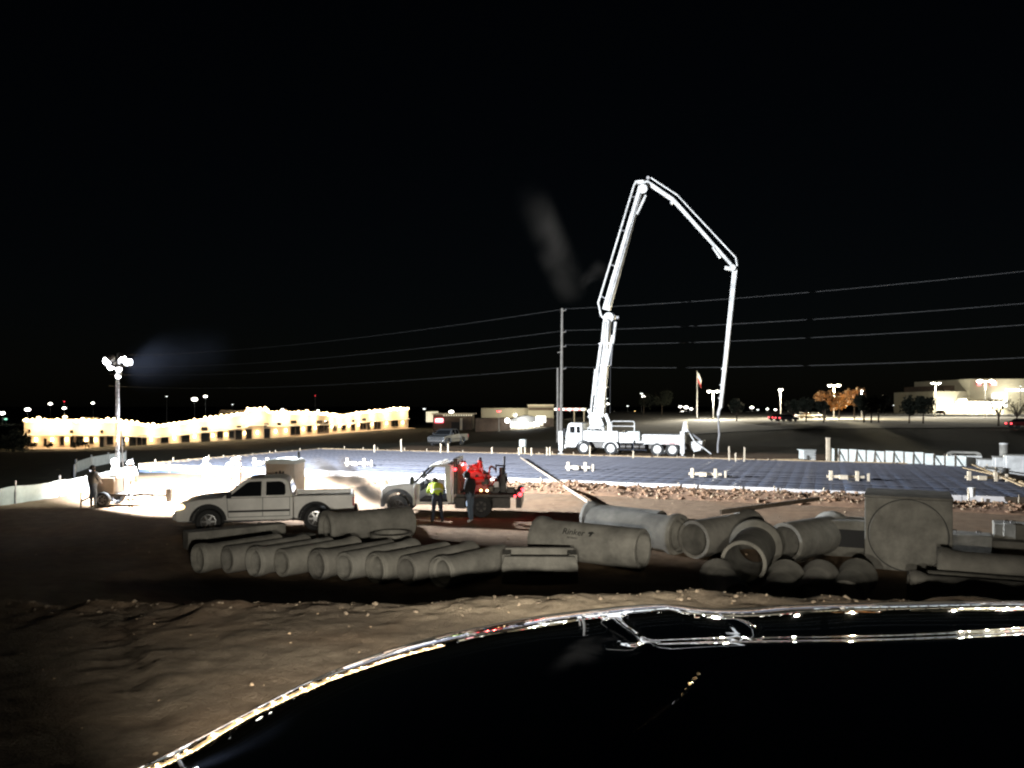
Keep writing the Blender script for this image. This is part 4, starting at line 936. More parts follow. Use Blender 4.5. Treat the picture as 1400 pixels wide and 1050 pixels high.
for k, (x, z, r) in enumerate(((-.42, 6.2, .24), (-.3, 5.95, .16), (.18, 6.28, .17), (.42, 6.12, .19), (.02, 5.85, .13), (.0, 5.55, .12))):
    hd = MB().lathe([(-.3, .05), (-.24, r*.5), (0, r), (.03, r), (.02, r*.92)], 18, 'z', False).build('flood_housing', 'steel', lt); hd.location = (x, .06, z)
    hd.rotation_euler = Vector(((-.6,-.35,-.7),(-.3,-.3,-.9),(.5,-.2,-.8),(.7,-.3,-.6),(.2,-.4,-.9),(-.2,-.4,-.9))[k]).to_track_quat('Z', 'Y').to_euler()
    ln = MB().lathe([(.0, .01), (.0, r*.93), (-.02, r*.93)], 18, 'z', False).build('flood_lens', 'flood', hd)
    gl = MB().ball((0, 0, 0), r*.8, 10, 7).build('flood_bulb', 'flood', hd); gl.location = (0, 0, .03)
    if k < 4:
        aim = (Vector((.55, .83, -.5)), Vector((-.35, .9, -.4)), Vector((.69, .72, -.5)), Vector((.55, .83, -.3)))[k].normalized()
        lamp('SPOT', Vector((x, .06, z)) + Vector((0, .3, -.25)), (38000, 2600, 150000, 16000)[k], ((.86, .92, 1.0), (.9, 1, .92), (.86, .92, 1.0), (.9, .94, 1.0))[k], lt, .12, aim, R((156, 156, 154, 140)[k]), (.4, .5, .25, .6)[k])
for z in (1.55, 1.85): MB().ball((.0, -.25, z), .16, 10, 7, (1, .6, 1.1)).build('work_lamp', 'signwhite', lt)

# ------------------------------------------------------------------ concrete pump truck
N0 = Vector((5.93, 63.6, 0)); NV = -V   # near-side wheel line, far-ward normal
pt = thing('concrete_pump_truck', 'white four-axle concrete pump truck with tall folded boom raised', 'pump truck', N0, AU)
def pbox(nm, x0, x1, y0, y1, z0, z1, m='pumpwhite', bevel=.04, par=pt): return MB().box(x0, x1, y0, y1, z0, z1).build(nm, m, par, bevel)
pbox('chassis', -.9, 8.6, .6, 1.9, .55, 1.0, 'darksteel', 0)
cab = MB().prism([(-1.55, .55), (-1.6, 1.5), (-1.35, 2.5), (-1.2, 2.6), (-.15, 2.6), (-.1, .95), (-.5, .75), (-.75, .55)], 0, 2.45).build('cab', 'pumpwhite', pt, .06)
for x0, x1 in ((-1.2, -.75), (-.62, -.3)): MB().box(x0, x1, -.012, .02, 1.75, 2.3).build('cab_window', 'glass', cab)
MB().prism([(-1.63, 1.55), (-1.42, 2.42), (-1.4, 2.42), (-1.6, 1.55)], .2, 2.25).build('windscreen', 'glass', cab)
MB().box(-1.72, -1.58, -.16, -.04, 1.5, 2.1).build('mirror', 'black', cab); MB().box(-1.72, -1.55, .0, 2.45, .45, .8).build('bumper', 'pumpwhite', cab, .03)
MB().ball((-1.62, .25, .95), .14, 10, 6).build('headlight', 'chrome', cab)
pbox('front_body', -.05, 2.9, .02, 2.45, 1.05, 1.95); pbox('turret_base', .15, 1.6, .5, 2.0, 1.95, 2.2)
for x0, x1 in ((.35, .6), (.9, 1.3)): MB().box(x0, x1, -.0, .015, 2.0, 2.15).build('vent_opening', 'black', pt)
pbox('side_locker', 3.0, 4.2, .0, 2.45, 1.0, 1.85); pbox('side_locker', 5.0, 8.0, .0, 2.45, 1.02, 1.72); pbox('control_box', 3.7, 4.7, -.06, .5, 1.2, 1.95, 'fabric', .02); pbox('rear_frame', 4.2, 5.0, .3, 2.2, 1.0, 1.7)
MB().prism([(4.9, .85), (5.2, 1.02), (8.05, 1.0), (8.05, .8), (7.9, .95), (5.2, .95)], 0, 2.45).build('rear_mudguard', 'pumpwhite', pt)
pbox('red_stripe', 6.6, 8.0, -.008, -.002, 1.0, 1.06, 'red', 0)
for x in (0, 2.29):
    MB().prism([(x + .66*math.cos(a), .52 + .66*math.sin(a)) for a in np.linspace(.1, math.pi-.1, 14)] + [(x + .56*math.cos(a), .52 + .56*math.sin(a)) for a in np.linspace(math.pi-.1, .1, 14)], -.05, .4).build('mudguard', 'pumpwhite' if x else 'black', pt)
for x in (0, 2.29, 6.1, 7.31):
    wheel(pt, x, .15, .53, .3, 'white'); wheel(pt, x, 2.3, .53, .3, 'white')
for x in (3.1, 3.6, 4.2, 4.7): MB().cyl((x, .25, .7), (x + .4, .25, .7), .24, n=14).build('air_tank', 'darksteel', pt)
pbox('tool_box', 3.0, 5.2, .3, .6, .4, .95, 'navy', .03)
# handrail
rl = MB().tube([(2.3,.3,1.95),(2.3,.3,2.65),(2.4,.3,2.75),(4.1,.3,2.75),(4.2,.3,2.65),(4.2,.3,1.9)], .045, 8); rl.cyl((2.3,.3,2.35),(4.2,.3,2.35), .035, n=8)
rl.build('handrail', 'pumpwhite', pt); pbox('rail_tank', 1.95, 2.25, .2, .6, 1.95, 2.6, 'pumpwhite', .06)
# outriggers front and rear
for nm, x in (('outrigger', -1.9), ('outrigger', 8.15)):
    o = MB(); o.box(x-.17, x+.17, -.35, -.05, .25, 1.9 if x < 0 else 2.0); o.cyl((x, -.2, 0.02), (x, -.2, .4), .1, n=10); o.cyl((x, -.2, -.02), (x, -.2, .06), .3, n=14)
    o.beam((x, -.1, 1.0), (x + (.6 if x < 0 else -.6), .8, 1.0), .22, .3); o.build(nm, 'pumpwhite', pt, .02)
MB().prism([(7.95, 1.7), (8.12, 2.75), (8.35, 2.8), (8.5, 1.7)], .3, .8).build('rear_pillar', 'pumpwhite', pt, .04)
hp = MB(); hp.prism([(8.55, 1.15), (9.6, 1.25), (9.45, .5), (8.9, .35)], .5, 2.0).build('hopper', 'pumpwhite', pt, .03)
MB().tube([(8.4,.3,2.2),(9.0,.3,1.2),(9.7,.3,.7),(10.3,.2,.25)], .05, 8).build('hopper_grate_rail', 'pumpwhite', pt); MB().tube([(8.45,.6,2.0),(9.4,.6,1.3),(9.6,.6,.6)], .09, 8).build('s_pipe', 'steel', pt)
for k in range(5): MB().cyl((8.6 + k*.2, .4, 1.0 - k*.1), (8.7 + k*.2, .9, .5), .05, n=6).build('hydraulic_line', 'pumpwhite', pt)
# boom: joints read along the truck centre line
def onb(px, py, yo=1.2):
    k = (px - 700) / F; o = N0 + NV * yo
    s = (k * o.y - o.x) / (U.x - k * U.y); q = o + U * s; z = H - (py - HY) / F * q.y
    return Vector((s, yo, z))
tur = MB().lathe([(2.0, .75), (2.35, .7), (2.5, .45), (2.9, .4), (2.9, .01), (2.0, .01)], 24, 'z').build('turret', 'pumpwhite', pt); b0 = onb(817, 577); tur.location = (b0.x, 1.2, 0)
for s in (-1, 1): MB().prism([(b0.x-.55, 2.4), (b0.x+.65, 2.4), (b0.x+.25, 3.35), (b0.x-.65, 3.5)], 1.2 + s*.38 - .05, 1.2 + s*.38 + .05).build('turret_cheek', 'pumpwhite', pt, .02)
YO = {0: 1.2, 1: 1.2, 2: .75, 3: .75, 4: 1.1}
def bs(px, py, yo): return onb(px, py, yo)
def section(p0, p1, w, h0, h1, nm='boom_section'):
    return MB().beam(p0, p1, w, h0, w*.85, h1, up=(0, 1, 0) if False else (1, 0, 0)).build(nm, 'pumpwhite', pt, .03)
J0, J1 = bs(819, 570, 1.2), bs(831, 436, 1.2)
def side_beam(p0, p1, depth, h0, h1):  # beam lying in the boom plane (local xz), depth along y
    d = (p1 - p0).normalized(); q = Vector((-d.z, 0, d.x)); vs = []
    for p, h in ((p0, h0), (p1, h1)):
        for sy in (-depth/2, depth/2):
            for sh in (-1, 1): vs.append(p + q*(sh*h/2) + Vector((0, sy, 0)))
    return MB().add(vs, [(0,1,3,2),(4,6,7,5),(0,4,5,1),(2,3,7,6),(0,2,6,4),(1,5,7,3)])
s1 = side_beam(J0, J1, .6, .85, .55).build('boom_section', 'pumpwhite', pt, .03)
for a, b, r in (((807, 571), (814, 505), .09), ((812, 540), (822, 470), .14), ((838, 470), (842, 440), .1), ((830, 500), (838, 458), .13)):
    MB().cyl(bs(*a, .75), bs(*b, .75), r, n=10).build('boom_cylinder', 'pumpwhite', s1)
for a, b in (((806, 568), (815, 582)), ((828, 566), (836, 585)), ((805, 560), (812, 572))): MB().beam(bs(*a, 1.0), bs(*b, 1.0), .3, .28).build('link_arm', 'pumpwhite', pt, .02)
MB().tube([bs(811, 575, .8), bs(826, 437, .8)], .085, 10).build('delivery_line', 'pumpwhite', s1); MB().tube([bs(840, 440, .8), bs(835, 500, .8)], .06, 8).build('hydraulic_line', 'steel', s1)
for y in (470, 500, 530, 555): 
    xx = 831 - (y - 436) * 12 / 134; MB().box(-.45, .45, -.36, .36, -.05, .05).build('clamp', 'steel', s1).location = bs(xx, y, 1.2)
for k in range(3): MB().tube([bs(822 + 6*k, 565, .83), bs(829 + 3*k, 440, .83)], .03, 6).build('hydraulic_hose', 'black', s1)
# elbow head
MB().cyl(bs(832, 434, .7), bs(832, 434, 1.7), .42, n=20).build('boom_joint', 'pumpwhite', pt); MB().beam(bs(832, 432, 1.2), bs(841, 434, 1.2), .5, .35).build('link_arm', 'pumpwhite', pt, .02); MB().cyl(bs(844, 434, 1.0), bs(844, 434, 1.4), .12, n=10).build('joint_pin', 'steel', pt)
J1b, J2 = bs(829, 424, .75), bs(877, 255, .75)
s2 = side_beam(J1b, J2, .5, .62, .4).build('boom_section', 'pumpwhite', pt, .03)
dl = [bs(833, 440, .6), bs(822, 432, .6), bs(818, 414, .6), bs(867, 253, .6), bs(870, 248, .6), bs(880, 247, .6)]
MB().tube(dl, .085, 10).build('delivery_line', 'pumpwhite', s2)
for q in (.06, .33, .62, .9):
    a = Vector(dl[2]).lerp(dl[3], q); b = J1b.lerp(J2, q + .02); MB().beam(a, b, .08, .08).build('pipe_bracket', 'steel', s2)
MB().cyl(bs(883, 267, .5), bs(871, 293, .5), .11, n=10).build('boom_cylinder', 'pumpwhite', s2); MB().cyl(bs(852, 338, .55), bs(862, 306, .55), .09, n=10).build('boom_cylinder', 'pumpwhite', s2)
for k in range(2): MB().tube([J1b + Vector((.18 + .16*k, -.29, .3)), J2 + Vector((.05 + .12*k, -.29, -.3))], .028, 6).build('hydraulic_hose', 'black', s2)
dirx = (J2 - J1b).normalized(); rt = Matrix((dirx, Vector((-dirx.z, 0, dirx.x)), Vector((0, -1, 0)))).transposed().to_4x4(); rt.translation = J1b.lerp(J2, .36) + Vector((0, -.262, 0))
lettering('Hamrick Pumping', .5, 'letter', s2, rt)
MB().cyl(bs(879, 258, .3), bs(879, 258, 1.3), .36, n=20).build('boom_joint', 'pumpwhite', pt); MB().cyl(bs(886, 243, .6), bs(886, 243, 1.0), .14, n=10).build('joint_pin', 'steel', pt)
k0, k1, J3 = bs(884, 249, 1.0), bs(921, 274, 1.0), bs(1000, 362, 1.0)
MB().beam(bs(868, 250, .9), k0, .3, .22).build('link_arm', 'pumpwhite', pt)
s3 = side_beam(k0, k1, .4, .32, .3).build('boom_section', 'pumpwhite', pt, .02); side_beam(k1, J3, .38, .3, .22).build('boom_section', 'pumpwhite', pt, .02)
MB().tube([bs(890, 243, .7), bs(926, 266.5, .7), bs(1006, 352, .7), bs(1008, 364, .7)], .065, 8).build('delivery_line', 'pumpwhite', s3)
MB().cyl(bs(975, 338, .8), bs(985, 353, .8), .1, n=10).build('boom_cylinder', 'pumpwhite', s3); MB().beam(bs(918, 276, .9), bs(920, 279, .9), .25, .25).build('clamp', 'pumpwhite', s3)
MB().cyl(bs(1001, 366, .6), bs(1001, 366, 1.3), .26, n=18).build('boom_joint', 'pumpwhite', pt); MB().beam(bs(991, 366, .8), bs(1004, 369, .8), .3, .26).build('link_arm', 'pumpwhite', pt, .02)
J3b, J4 = bs(1005, 368, 1.1), bs(985, 558, 1.1)
s4 = side_beam(J3b, J4, .36, .38, .24).build('boom_section', 'pumpwhite', pt, .02)
MB().tube([bs(1007, 368, 1.5), bs(988, 558, 1.5)], .07, 8).build('delivery_line', 'steel', s4)
for y in (505, 527, 545): MB().beam(bs(985 + (558-y)*.1, y, .9), bs(981 + (558-y)*.1, y - 1, .9), .1, .1).build('hose_clip', 'pumpwhite', s4)
MB().tube([bs(985, 556, 1.1), bs(983, 562, 1.1), bs(982, 568, 1.1)], .12, 10).build('end_elbow', 'pumpwhite', s4)
MB().tube([bs(982, 566, 1.1), bs(982.5, 580, 1.1), bs(983.5, 595, 1.1), bs(981.5, 608, 1.1), bs(981.5, 619, 1.1)], .085, 10).build('end_hose', 'steel', s4)

# ------------------------------------------------------------------ service truck with red hopper
ST = Vector((-4.0, 27.75, 0)); st = thing('service_truck', 'white service truck with open door, red hopper and hydraulic gear on its bed', 'service truck', (-2.55, 28.55, 0), R(180) - .06)
def sb(nm, x0, x1, y0, y1, z0, z1, m, bevel=.02, par=st): return MB().box(x0, x1, y0, y1, z0, z1).build(nm, m, par, bevel)
# x forward (left in the photo), y: camera side is -(-) after turning -> local +y faces the camera
sb('chassis', -2.4, 1.9, -.5, .5, .4, .6, 'darksteel', 0)
MB().prism([(.72, .62), (.72, 1.2), (1.2, 1.22), (1.95, 1.14), (2.12, 1.0), (2.14, .5)] + arch(1.52, .42, .46, True)[:] + [(1.0, .55)], -.98, .98, lambda x, z: .08*max(0, x-1.4)).build('bonnet', 'white', st, .04)
for s in (-1, 1):
    MB().prism([(1.52 + .47*math.cos(a), .42 + .47*math.sin(a)) for a in np.linspace(-.1, math.pi+.1, 18)] + [(1.52 + .62*math.cos(a), .42 + .6*math.sin(a)) for a in np.linspace(math.pi+.1, -.1, 18)], s*.98 - .05, s*.98 + .06).build('wheel_flare', 'black', st)
    a_p = MB().beam((.98, s*.9, 1.15), (.32, s*.8, 1.84), .09, .08).build('windscreen_pillar', 'black', st)
    MB().prism([(-.42, .5), (-.42, 1.85), (-.2, 1.85), (-.2, 1.1), (-.3, .5)], s*.9 - .06, s*.9 + .06).build('door_pillar', 'white', st, .02)
    MB().prism([(.72, .5), (.72, 1.2), (.92, 1.2), (.84, .5)], s*.93 - .05, s*.93 + .05).build('door_post', 'white', st, .02)
    MB().box(-.3, .86, s*.88-.1, s*.88+.1, .45, .55).build('sill', 'white', st, .02)
    mr_ = MB().box(.88, 1.02, min(s*1.08, s*1.3), max(s*1.08, s*1.3), 1.2, 1.48).build('mirror', 'black', st, .03); MB().cyl((.92, s*.95, 1.3), (.94, s*1.12, 1.32), .03, n=6).build('mirror_arm', 'chrome', mr_)
MB().prism([(.42, 1.8), (.3, 1.88), (-.3, 1.92), (-.46, 1.86), (-.46, 1.8)], -.9, .9).build('roof', 'white', st, .03)
for k in range(4): MB().box(-.1, .02, -.6 + k*.35, -.45 + k*.35, 1.9, 1.98).build('roof_marker', 'white', st)
sb('cab_back', -.5, -.43, -.88, .88, .5, 1.85, 'white'); sb('cab_floor', -.42, 1.0, -.88, .88, .5, .56, 'black')
sb('seat', -.4, .1, -.7, .7, .56, .9, 'navy', .06); sb('seat_back', -.42, -.22, -.7, .7, .9, 1.5, 'navy', .06)
sb('dashboard', .7, .98, -.85, .85, .9, 1.2, 'black', .05); MB().ball((.72, .35, 1.5), .05, 8, 6).build('dash_light', 'blue', st)
MB().lathe([(-.015,.17),(0,.185),(.015,.17),(0,.155)], 20, 'x').build('steering_wheel', 'black', st).location = (.58, .42, 1.18)
# far-side door closed, near door swung open forward
sb('door', -.3, .86, -.97, -.93, .55, 1.2, 'white')
od = MB().box(0, 1.05, -.03, .03, .55, 1.2).build('open_door', 'white', st, .02); od.location = (.86, .98, 0); od.rotation_euler = (0, 0, R(97))
# bed
dk = sb('bed_deck', -2.75, -.6, -.95, .95, .72, .84, 'darksteel'); sb('bed_skirt', -2.55, -1.9, .86, .93, .34, .72, 'darksteel'); sb('tool_locker', -.95, -.55, .6, .95, .32, .72, 'darksteel'); sb('rear_apron', -2.95, -2.75, -.95, .95, .35, .98, 'darksteel')
rk = MB()
for x in (-.52, -.6): 
    for y in (-.8, 0, .8): rk.box(x-.03, x+.03, y-.03, y+.03, .8, 2.1)
rk.box(-.64, -.48, -.85, .85, 2.02, 2.1); rk.build('headache_rack', 'darksteel', st)
for k in range(7): MB().cyl((-.68 - (k%2)*.1, .82 - k*.16, .84), (-.68 - (k%2)*.12, .8 - k*.16, 1.75 + random.uniform(0, .3)), .045, n=8).build('upright_pipe', 'rust', st)
for k in range(4): MB().tube([(-.75 - k*.06, .9 - .02*k, .6), (-.8 - k*.06, .93, 1.2), (-.78 - k*.05, .88, 1.85)], .03, 6).build('hanging_hose', 'red' if k == 2 else 'rust', st)
hpz = MB().prism([(-.95, .95), (-1.0, 1.45), (-.9, 1.62), (-1.35, 1.66), (-1.7, 1.45), (-1.75, 1.0), (-1.6, .86), (-1.1, .86)], -.55, .55).build('hopper', 'red', st, .06, seg=3)
MB().prism([(-.98, 1.5), (-.98, 1.78), (-1.22, 1.86), (-1.4, 1.68), (-1.3, 1.5)], -.4, .3).build('hopper_guard', 'red', st, .04)
MB().lathe([(1.6, .12), (1.78, .13), (1.9, .1), (1.96, .1), (2.0, .06), (2.04, .01)], 16, 'z', False).build('filler_cap', 'red', st).location = (-1.38, .2, 0)
MB().cyl((-1.38, .2, 2.0), (-1.38, .2, 2.1), .07, n=10).build('exhaust_stub', 'black', st)
rr = random.Random(5)
for k in range(5): MB().box(-.75 - k*.26, -.7 - k*.26, .5, .56, .84, 1.5 + rr.uniform(-.1, .3)).build('rig_upright', 'red', st, .01)
for k in range(3): MB().beam((-.72, .53, 1.05 + k*.28), (-1.85, .53, 1.0 + k*.22), .05, .06).build('rig_rail', 'red', st)
for k in range(12):
    a = Vector((rr.uniform(-1.9, -.75), rr.uniform(.3, .75), rr.uniform(.9, 1.2))); b = a + Vector((rr.uniform(-.3, .3), rr.uniform(-.1, .15), rr.uniform(.3, .7))); c = b + Vector((rr.uniform(-.4, .4), rr.uniform(-.2, .1), rr.uniform(-.5, .1)))
    MB().tube([a, a.lerp(b, .5) + Vector((.05, .05, 0)), b, b.lerp(c, .5) + Vector((0, .04, .06)), c], rr.uniform(.018, .04), 6).build('rig_hose', rr.choice(('black', 'red', 'rust', 'darksteel')), st)
for x, z, w_ in ((-.9, 1.0, .22), (-1.62, 1.25, .26), (-1.85, 1.0, .2), (-2.55, .95, .3)): MB().box(x - w_/2, x + w_/2, .55, .75, z - .1, z + .12).build('control_unit', 'darksteel', st, .02)
MB().cyl((-1.2, .62, 1.25), (-1.6, .62, 1.32), .14, n=14).build('rig_drum', 'red', st)
MB().lathe([(-.5,.02),(-.5,.2),(.5,.2),(.5,.02)], 16, 'y', False).build('hydraulic_tank', 'darksteel', st).location = (-1.95, 0, 1.0)
for k in range(6): MB().tube([(-1.8, .3 - k*.15, .9), (-1.9 - k*.05, .4 - k*.14, 1.25 + .05*k), (-2.15, .3 - k*.12, 1.2), (-2.25, .3 - k*.1, .88)], .03, 6).build('hydraulic_hose', 'black', st)
for k in range(4): MB().cyl((-2.05 - k*.07, .5, 1.15), (-1.95 - k*.08, .52, 1.45), .018, n=6).build('lever', 'red' if k == 0 else 'darksteel', st)
MB().box(-2.35, -2.15, -.3, .45, .84, 1.5).build('valve_bank', 'darksteel', st, .02); MB().cyl((-2.28, .2, 1.4), (-2.28, .2, 2.15), .045, n=8).build('derrick_post', 'black', st)
MB().box(-2.33, -1.95, .17, .23, 1.78, 1.84).box(-2.0, -1.95, .17, .23, 1.55, 1.84).build('derrick_arm', 'black', st); MB().cyl((-2.2, .3, 1.5), (-2.2, .3, 1.75), .1, n=12).build('filter_can', 'darksteel', st)
MB().ball((-2.28, .28, 1.3), .16, 10, 7).build('pump_motor', 'darksteel', st)
MB().box(-1.85, -2.1, .5, .53, 1.05, 1.25).build('reflective_plate', 'hiwhite', st)
for (x, y, z, r, m) in ((-2.9, .98, .84, .075, 'redlight'), (-2.72, .98, .78, .045, 'redlight'), (-2.98, .6, .96, .08, 'redlight'), (-1.5, .97, .98, .05, 'amber'), (-1.72, .97, .97, .04, 'bulbwarm'), (-.56, .9, 1.72, .06, 'redlight'), (-.86, .7, 1.86, .08, 'redlight')):
    MB().ball((0,0,0), r, 10, 6).build('marker_lamp', m, st).location = (x, y, z)
lamp('POINT', (-.95, .95, 1.8), 11, (1, .08, .06), st, .05); lamp('POINT', (-1.2, .85, 1.95), 12, (1, .08, .06), st, .05); lamp('POINT', (-3.15, .8, .85), 1.5, (1, .08, .06), st, .05)
wheel(st, 1.52, .86, .39, .27, 'steel'); wheel(st, 1.52, -.86, .39, .27, 'steel')
for s in (-1, 1):
    wheel(st, -1.5, s*.86, .39, .25, 'black'); wheel(st, -1.5, s*.58, .39, .25, 'black')

# cars in the far car park
def car(px, py, Y, rz, m, label, lights=True):
    p = P(px, py, Y); t = thing('parked_car', label, 'car', (p.x, p.y, G(p.x, p.y) + .08), rz, 'cars in the far car park')
    MB().prism([(2.2,.35),(2.25,.65),(1.9,.82),(1.0,.92),(-1.7,.95),(-2.2,.88),(-2.25,.4)], -.88, .88).build('body', m, t, .06)
    MB().prism([(1.1,.9),(.4,1.36),(-.9,1.4),(-1.7,.92)], -.8, .8, lambda x, z: .25*(z-.9)).build('cabin', 'glass', t, .04); MB().prism([(.4,1.36),(.35,1.41),(-.85,1.44),(-.95,1.38)], -.68, .68).build('roof', m, t)
    for x in (1.4, -1.4):
        for s in (-1, 1): wheel(t, x, s*.78, .33, .2)
    for s in (-1, 1):
        MB().box(-2.28, -2.2, s*.6-.15, s*.6+.15, .62, .8).build('tail_light', 'redlight' if lights else 'red', t); MB().box(2.18, 2.26, s*.6-.15, s*.6+.15, .58, .72).build('headlight', 'streetwhite' if lights else 'chrome', t)
MT['maroon'] = mat('maroon_paint', (.12, .02, .02), .3, coat=.5)
car(1076, 578, 150, R(20), 'black', 'dark car with red tail lights left of the thin trees'); car(1066, 577, 156, R(20), 'maroon', 'maroon car parked left of the dark one'); car(1116, 570, 185, R(10), 'silver', 'silver car parked under the orange trees', False)
car(1400, 592, 112, R(0), 'maroon', 'red car at the right edge beyond the grass', True); car(1100, 571, 182, R(15), 'white', 'white car parked behind the thin dark trees', False); car(1285, 562, 262, R(90), 'black', 'dark car by the left end of the store', False)

# ------------------------------------------------------------------ people
BASE = dict(pelvis=(0,0,.95,.145), spine=(0,0,1.18,.14), chest=(0,0,1.38,.155), neck=(0,.01,1.52,.058), head=(0,.02,1.6,.085), crown=(0,.015,1.71,.085),
    shL=(-.18,0,1.42,.08), elL=(-.26,-.02,1.15,.056), wrL=(-.27,.06,.92,.04), haL=(-.27,.09,.84,.036), shR=(.18,0,1.42,.08), elR=(.26,-.02,1.15,.056), wrR=(.27,.06,.92,.04), haR=(.27,.09,.84,.036),
    hipL=(-.09,0,.9,.105), knL=(-.1,.03,.5,.075), anL=(-.11,0,.11,.058), toL=(-.12,.13,.05,.05), hipR=(.09,0,.9,.105), knR=(.1,.03,.5,.075), anR=(.11,0,.11,.058), toR=(.12,.13,.05,.05))
EDG = [('pelvis','spine',0),('spine','chest',0),('chest','neck',0),('neck','head',3),('head','crown',3),('chest','shL',0),('shL','elL',0),('elL','wrL',0),('wrL','haL',3),('chest','shR',0),('shR','elR',0),('elR','wrR',0),('wrR','haR',3),
    ('pelvis','hipL',1),('hipL','knL',1),('knL','anL',1),('anL','toL',2),('pelvis','hipR',1),('hipR','knR',1),('knR','anR',1),('anR','toR',2)]
def person(label, loc, rz, mats, pose=None, bulk=1.1, scale=1.0, cover=None, vest=False, group=None):
    J = dict(BASE)
    for k, v in (pose or {}).items(): J[k] = tuple(v) + (J[k][3],) if len(v) == 3 else v
    t = thing('person', label, 'person', loc, rz, group); t.scale = (scale,)*3
    names = list(J); me = bpy.data.meshes.new('body'); me.from_pydata([J[n][:3] for n in names], [(names.index(a), names.index(b)) for a, b, _ in EDG], [])
    o = bpy.data.objects.new('body', me); COL.objects.link(o)
    o.modifiers.new('skin', 'SKIN').use_smooth_shade = True
    sk = me.skin_vertices[0].data
    for i, n in enumerate(names):
        r = J[n][3] * (bulk if n in ('pelvis','spine','chest','shL','shR','elL','elR') else 1); sk[i].radius = (r * (1.0 if n not in ('chest','spine','pelvis') else 1.15), r * (1 if n not in ('chest','spine','pelvis') else .85)); sk[i].use_root = (n == 'pelvis')
    o.modifiers.new('sub', 'SUBSURF').levels = 2; o.modifiers['sub'].render_levels = 2
    dg = bpy.context.evaluated_depsgraph_get(); new = bpy.data.meshes.new_from_object(o.evaluated_get(dg)); bpy.data.objects.remove(o)
    segs = [(Vector(J[a][:3]), Vector(J[b][:3]), m) for a, b, m in EDG]
    new.materials.clear()
    for m in mats: new.materials.append(MT[m])
    bm = bmesh.new(); bm.from_mesh(new)
    for s in 'LR':            # five unequal bent fingers on each hand, the thumb leaving the side of the palm
        w = Vector(J['wr'+s][:3]); h = Vector(J['ha'+s][:3]); d = (h - w).normalized(); side = d.cross(Vector((0, 0, 1)));
        if side.length < .05: side = Vector((1, 0, 0)).cross(d)
        side.normalize(); palm = side.cross(d).normalized()
        for k, (off, ln) in enumerate(((-.026, .065), (-.009, .08), (.009, .075), (.025, .055), (.04, .05))):
            p0 = h + side*off - d*(.02 if k < 4 else .05); p1 = p0 + (d if k < 4 else (d*.5 + side*.8).normalized())*ln*.55; p2 = p1 + (d*.6 + palm*.7).normalized()*ln*.5
            for a, b, r0, r1 in ((p0, p1, .011, .0095), (p1, p2, .0095, .007)):
                mb = MB().cyl(a, b, r0, r1, 6); vs = [bm.verts.new(v) for v in mb.v]
                for f in mb.f: bm.faces.new([vs[i] for i in f])
    # nose and ears as small wedges grown from the head
    hd = Vector(J['head'][:3]); cr = Vector(J['crown'][:3]); upv = (cr - hd).normalized(); fw = Vector(J['crown'][:3]) - Vector(J['neck'][:3]); fw = Vector((0, 1, 0)) - upv * upv.y; fw.normalize(); sd = fw.cross(upv)
    for c, rr in ((hd + fw*.1 + upv*.04, (.014, .02, .026)), (hd + sd*.088 + upv*.04, (.012, .02, .032)), (hd - sd*.088 + upv*.04, (.012, .02, .032))):
        mb = MB().ball((0,0,0), 1, 7, 5, rr); vs = [bm.verts.new(c + Vector(v)) for v in mb.v]
        for f in mb.f:
            try: bm.faces.new([vs[i] for i in f])
            except ValueError: pass
    for f in bm.faces:
        c = f.calc_center_median(); best = min(segs, key=lambda g: ((c - (g[0] + (g[1]-g[0]) * max(0, min(1, (c-g[0]).dot(g[1]-g[0]) / (g[1]-g[0]).length_squared)))).length))
        f.material_index = best[2]; f.smooth = True
    bm.to_mesh(new); bm.free()
    b = bpy.data.objects.new('body', new); COL.objects.link(b); b.parent = t
    c = hd.lerp(cr, .62)
    if cover == 'hard_hat':
        k = MB().lathe([(-.02,.15),(0,.15),(.0,.115),(.06,.11),(.1,.08),(.125,.02),(.125,.005)], 18, 'z', False).build('hard_hat', 'hiwhite', t)
        k.location = c + upv*.03; k.rotation_euler = upv.to_track_quat('Z', 'Y').to_euler()
    elif cover:
        k = MB().ball((0,0,0), .118, 14, 9, (1, 1.08, 1.12)).build('hood' if cover == 'hood' else 'hair', cover_m(cover), t); k.location = c - fw*.028 + upv*.0; k.rotation_euler = upv.to_track_quat('Z', 'Y').to_euler()
    for s in (-1, 1):
        e = MB().ball((0,0,0), .011, 6, 5).build('eye', 'black', t); e.location = hd + fw*.084 + sd*s*.033 + upv*.055
    if vest:
        ch, sp, pe = (Vector(J[n][:3]) for n in ('chest', 'spine', 'pelvis')); rings = []
        m = MB(); n_ = 18; vs = []
        for p, rx, ry in ((pe + (sp-pe)*.25, .2, .165), (sp, .2, .165), (ch, .225, .185), (ch + (ch-sp)*.35, .17, .14)):
            ax = (ch - pe).normalized(); ly = Vector((1,0,0)).cross(ax) * -1
            for q in range(n_): a = 2*math.pi*q/n_; vs.append(p + Vector((1,0,0))*rx*math.cos(a) + ly*ry*math.sin(a))
        m.add(vs, [(i*n_+q, i*n_+(q+1)%n_, (i+1)*n_+(q+1)%n_, (i+1)*n_+q) for i in range(3) for q in range(n_)]); v = m.build('vest', 'hi', t, smooth=180)
        m = MB(); vs = []
        for p, rx, ry in ((pe + (sp-pe)*.55, .206, .171), (pe + (sp-pe)*.8, .206, .171)):
            for q in range(n_): a = 2*math.pi*q/n_; vs.append(p + Vector((1,0,0))*rx*math.cos(a) + ly*ry*math.sin(a))
        m.add(vs, [(q, (q+1)%n_, n_+(q+1)%n_, n_+q) for q in range(n_)]); m.build('reflective_band', 'hiwhite', v, smooth=180)
    return t
